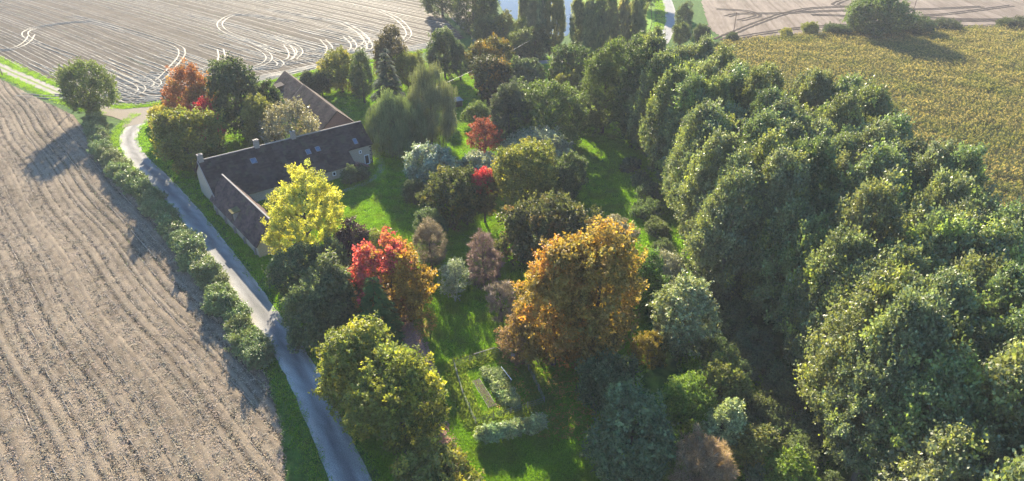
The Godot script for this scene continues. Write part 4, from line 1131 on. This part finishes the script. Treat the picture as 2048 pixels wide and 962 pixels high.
func make_small() -> void:
	# boundary wall at the farm entrance
	var w := thing("boundary_wall", "pale rendered boundary wall beside the lane under the walnut tree", "wall", Vector3(-93.0, 0, -163.0), 0.0)
	var wd := Vector3(6.4, 0, 9.5)
	var wb := Basis(Vector3.UP, atan2(wd.x, wd.z))
	part("wall_face", box_mesh(wd * 0.5 + Vector3(0, 0.85, 0), Vector3(0.4, 1.7, wd.length()), wb), M.render_wall, w)
	for k in 13: part("coping_stone", box_mesh(wd * ((k + 0.5) / 13.0) + Vector3(0, 1.76, 0), Vector3(0.55, 0.12, wd.length() / 13.0 - 0.02), wb), M.stone, w)
	# small shed by the willow
	var sh := thing("garden_shed", "low garden shed with grey roof beside the tall weeping willow", "shed", Vector3(-15.6, 0, -178.0), 0.5)
	part("wall", box_mesh(Vector3(0, 0.9, 0), Vector3(3.4, 1.8, 2.2)), M.wood_dark, sh)
	for k in 4: part("roof_sheet", slab([Vector3(-1.9 + k * 0.95, 2.1, -1.4), Vector3(-0.97 + k * 0.95, 2.1, -1.4), Vector3(-0.97 + k * 0.95, 1.85, 1.4), Vector3(-1.9 + k * 0.95, 1.85, 1.4)], 0.05), M.metal_grey if k == 3 else M.stone, sh)
	# poles and cable
	pole(-118.8, -174.5, 8.0, "brown wooden utility pole at the lone tree beside farm track", Vector2(-0.4, 0.2))
	pole(-160.0, -207.3, 8.0, "brown wooden utility pole further along the farm track")
	pole(85.3, -262.5, 8.5, "wooden utility pole at the corner of the pale stubble field")
	pole(169.0, -291.5, 8.5, "wooden utility pole standing in the pale stubble field")
	var cab := thing("overhead_cable", "thin pale overhead cable crossing the shaded lane by the willow", "cable", Vector3.ZERO)
	var cp := []
	for k in 15:
		var q := k / 14.0
		cp.append(Vector3(-24, 8.6, -160).lerp(Vector3(22, 8.6, -258), q) - Vector3(0, 4.0 * 1.6 * q * (1 - q), 0))
	var rad := []
	for k in 15: rad.append(0.028)
	part("wire", tube_mesh(cp, rad, 5), M.wire, cab)
	pole(-24, -160, 8.7, "wooden utility pole carrying the cable behind the weeping willows")
	pole(22, -258, 8.7, "wooden utility pole at the pond outlet between poplar groups")
	# meadow fence
	var fl := smooth_line(Array(V2([[66.0, -334.4], [61.5, -306], [57.4, -282], [52.5, -262], [48.6, -251], [46.2, -245.6]])), 4.0)
	var mf := thing("meadow_fence", "dark post and wire fence between bright meadow and far lane", "fence", Vector3(fl[0].x, 0, fl[0].y))
	for i in fl.size():
		var p := Vector3(fl[i].x - fl[0].x, 0, fl[i].y - fl[0].y)
		part("post", box_mesh(p + Vector3(0, 0.6, 0), Vector3(0.16, 1.5, 0.16)), M.wood_dark, mf)
		if i > 0:
			var o := Vector3(fl[i - 1].x - fl[0].x, 0, fl[i - 1].y - fl[0].y)
			for y in [0.35, 0.75, 1.15]: part("wire", tube_mesh([o + Vector3(0, y, 0), p + Vector3(0, y, 0)], [0.02, 0.02], 4), M.wood_dark, mf)
	# vegetable garden
	var gc := [Vector3(-7.8, 0, -69.6), Vector3(-1.7, 0, -72.6), Vector3(1.6, 0, -70.8), Vector3(4.1, 0, -62.6), Vector3(-4.4, 0, -58.9), Vector3(-6.3, 0, -64)]
	var gf := thing("garden_fence", "low post and wire fence enclosing the vegetable garden", "fence", gc[0])
	var gl := PackedVector2Array()
	for i in gc.size():
		var a: Vector3 = gc[i]
		var b: Vector3 = gc[(i + 1) % gc.size()]
		gl.append(Vector2(a.x, a.z))
		var n := maxi(2, int(a.distance_to(b) / 1.9))
		for k in n:
			var p: Vector3 = a.lerp(b, float(k) / n) - gc[0]
			var p2: Vector3 = a.lerp(b, float(k + 1) / n) - gc[0]
			part("post", tube_mesh([p + Vector3(0, -0.2, 0), p + Vector3(rng.randf_range(-0.06, 0.06), rng.randf_range(1.2, 1.5), 0)], [0.05, 0.045], 5), M.wood_grey, gf)
			for y in [0.4, 0.75, 1.1]: part("wire", tube_mesh([p + Vector3(0, y, 0), p2 + Vector3(0, y, 0)], [0.012, 0.012], 4), M.wire, gf)
	part("top_rail", tube_mesh([Vector3(2.6, 1.25, -1.25), Vector3(5.4, 1.28, -2.6)], [0.05, 0.05], 5), M.wood_grey, gf)
	gl.append(Vector2(gc[0].x, gc[0].z))
	grass_along("fence_grass", "tall dry grass grown through the garden fence", gl, -0.25, 0.25, 16.0, "fence", 1.7)
	var bed := thing("vegetable_bed", "long narrow brown bed edged with boards in the vegetable garden", "garden bed", Vector3(-3.6, 0, -64.5), atan2(2.4, 5.1))
	part("soil", box_mesh(Vector3(0, 0.08, 0), Vector3(0.95, 0.2, 5.4)), M.bark, bed)
	for s in [-0.53, 0.53]: part("edging_board", box_mesh(Vector3(s, 0.06, 0), Vector3(0.05, 0.22, 5.6)), M.wood_grey, bed)
	var bl := PackedFloat32Array()
	for i in 260: put(bl, Basis(Vector3.UP, rng.randf() * TAU).scaled(Vector3.ONE * 0.55), Vector3(rng.randf_range(-0.42, 0.42), 0.16, rng.randf_range(-2.6, 2.6)), Color(0.17, 0.105, 0.06) * rng.randf_range(0.5, 1.6))
	scatter("leaf_mulch", litter(), M.leaf_grass, bl, bed)
	for k in 16:
		var row := k % 2
		tree("vegetable_plant", "pale leafy vegetable plant beside the brown garden bed", "plant", -3.4 + row * 1.1 + (k / 2) * 0.42 + rng.randf_range(-0.2, 0.2), -68.3 + (k / 2) * 0.85 + rng.randf_range(-0.2, 0.2), rng.randf_range(0.38, 0.6), 0.32, 0.02, "fine", "silvergreen", {}, "vegetable plants in the garden")
	var can := thing("garden_cane", "long pale wooden rail lying in the vegetable garden", "rail", Vector3(-0.75, 0, -67.4))
	part("rail", tube_mesh([Vector3(-0.7, 0.9, -1.3), Vector3(0.7, 0.9, 1.3)], [0.05, 0.05], 6), M.white_paint, can)
	for s in [-1.0, 1.0]: part("support_post", tube_mesh([Vector3(0.6 * s, -0.1, 1.1 * s), Vector3(0.6 * s, 0.9, 1.1 * s)], [0.04, 0.04], 5), M.wood_grey, can)
	var br := thing("water_barrel", "blue grey water barrel at the back corner of the vegetable garden", "barrel", Vector3(0.2, 0, -71.0))
	part("barrel", tube_mesh([Vector3(0, 0, 0), Vector3(0, 0.15, 0), Vector3(0, 0.5, 0), Vector3(0, 0.85, 0), Vector3(0, 0.98, 0), Vector3(0, 0.96, 0)], [0.30, 0.34, 0.38, 0.34, 0.31, 0.01], 14), M.sky_barrel if M.has("sky_barrel") else std(Color(0.12, 0.22, 0.28), 0.5), br)
	# fallen leaves
	var lf := PackedFloat32Array()
	var lp := smooth_line(Array(V2([[-16.5, -80], [-14.6, -76], [-13.2, -73.2], [-12.2, -70], [-11.4, -67], [-10.5, -62], [-8.2, -55.5], [-6.8, -52.8]])), 1.0)
	for i in 5200:
		var q := lp[rng.randi() % lp.size()]
		var p := q + Vector2(rng.randfn(0, 0.55), rng.randfn(0, 0.7))
		put(lf, Basis(Vector3.UP, rng.randf() * TAU).scaled(Vector3.ONE * rng.randf_range(0.7, 1.3)), Vector3(p.x, rng.randf_range(0.12, 0.24), p.y), pick("litter", 0, 0))
	for q in [[-32.0, -93.0, 5.5, "yellow", "yellow fallen leaves under the glowing yellow tree"], [-17.5, -79.0, 5.0, "redmaple", "red and orange fallen leaves under the large maple"], [6.5, -66.0, 7.5, "orange", "orange brown fallen leaves under the chestnuts"], [-78.0, -156.0, 6.0, "rust", "rusty fallen leaves under the tall maple by the farm garden"]]:
		var fb := PackedFloat32Array()
		for i in 1500:
			var a := rng.randf() * TAU
			var rr: float = q[2] * 1.25 * sqrt(rng.randf())
			put(fb, Basis(Vector3.UP, rng.randf() * TAU).scaled(Vector3.ONE * rng.randf_range(0.7, 1.3)), Vector3(q[0] + cos(a) * rr, rng.randf_range(0.1, 0.22), q[1] + sin(a) * rr), pick(q[3], 0, 0))
		tag(scatter("fallen_leaves", litter(), M.leaf_grass, fb, self), q[4], "leaves", "", "stuff")
	tag(scatter("fallen_leaves", litter(), M.leaf_grass, lf, self), "pink fallen maple leaves strewn along the lawn edge", "leaves", "", "stuff")

func litter() -> ArrayMesh:
	var L := Leaves.new()
	for i in 7:
		var d := Vector3(rng.randf_range(-1, 1), rng.randf_range(-0.1, 0.3), rng.randf_range(-1, 1)).normalized()
		L.leaf(Vector3(rng.randf_range(-0.3, 0.3), 0, rng.randf_range(-0.3, 0.3)), d, (Vector3.UP + rdir() * 0.4).normalized(), 0.16, 0.13, shade(0.7, 1.3))
	return L.mesh()
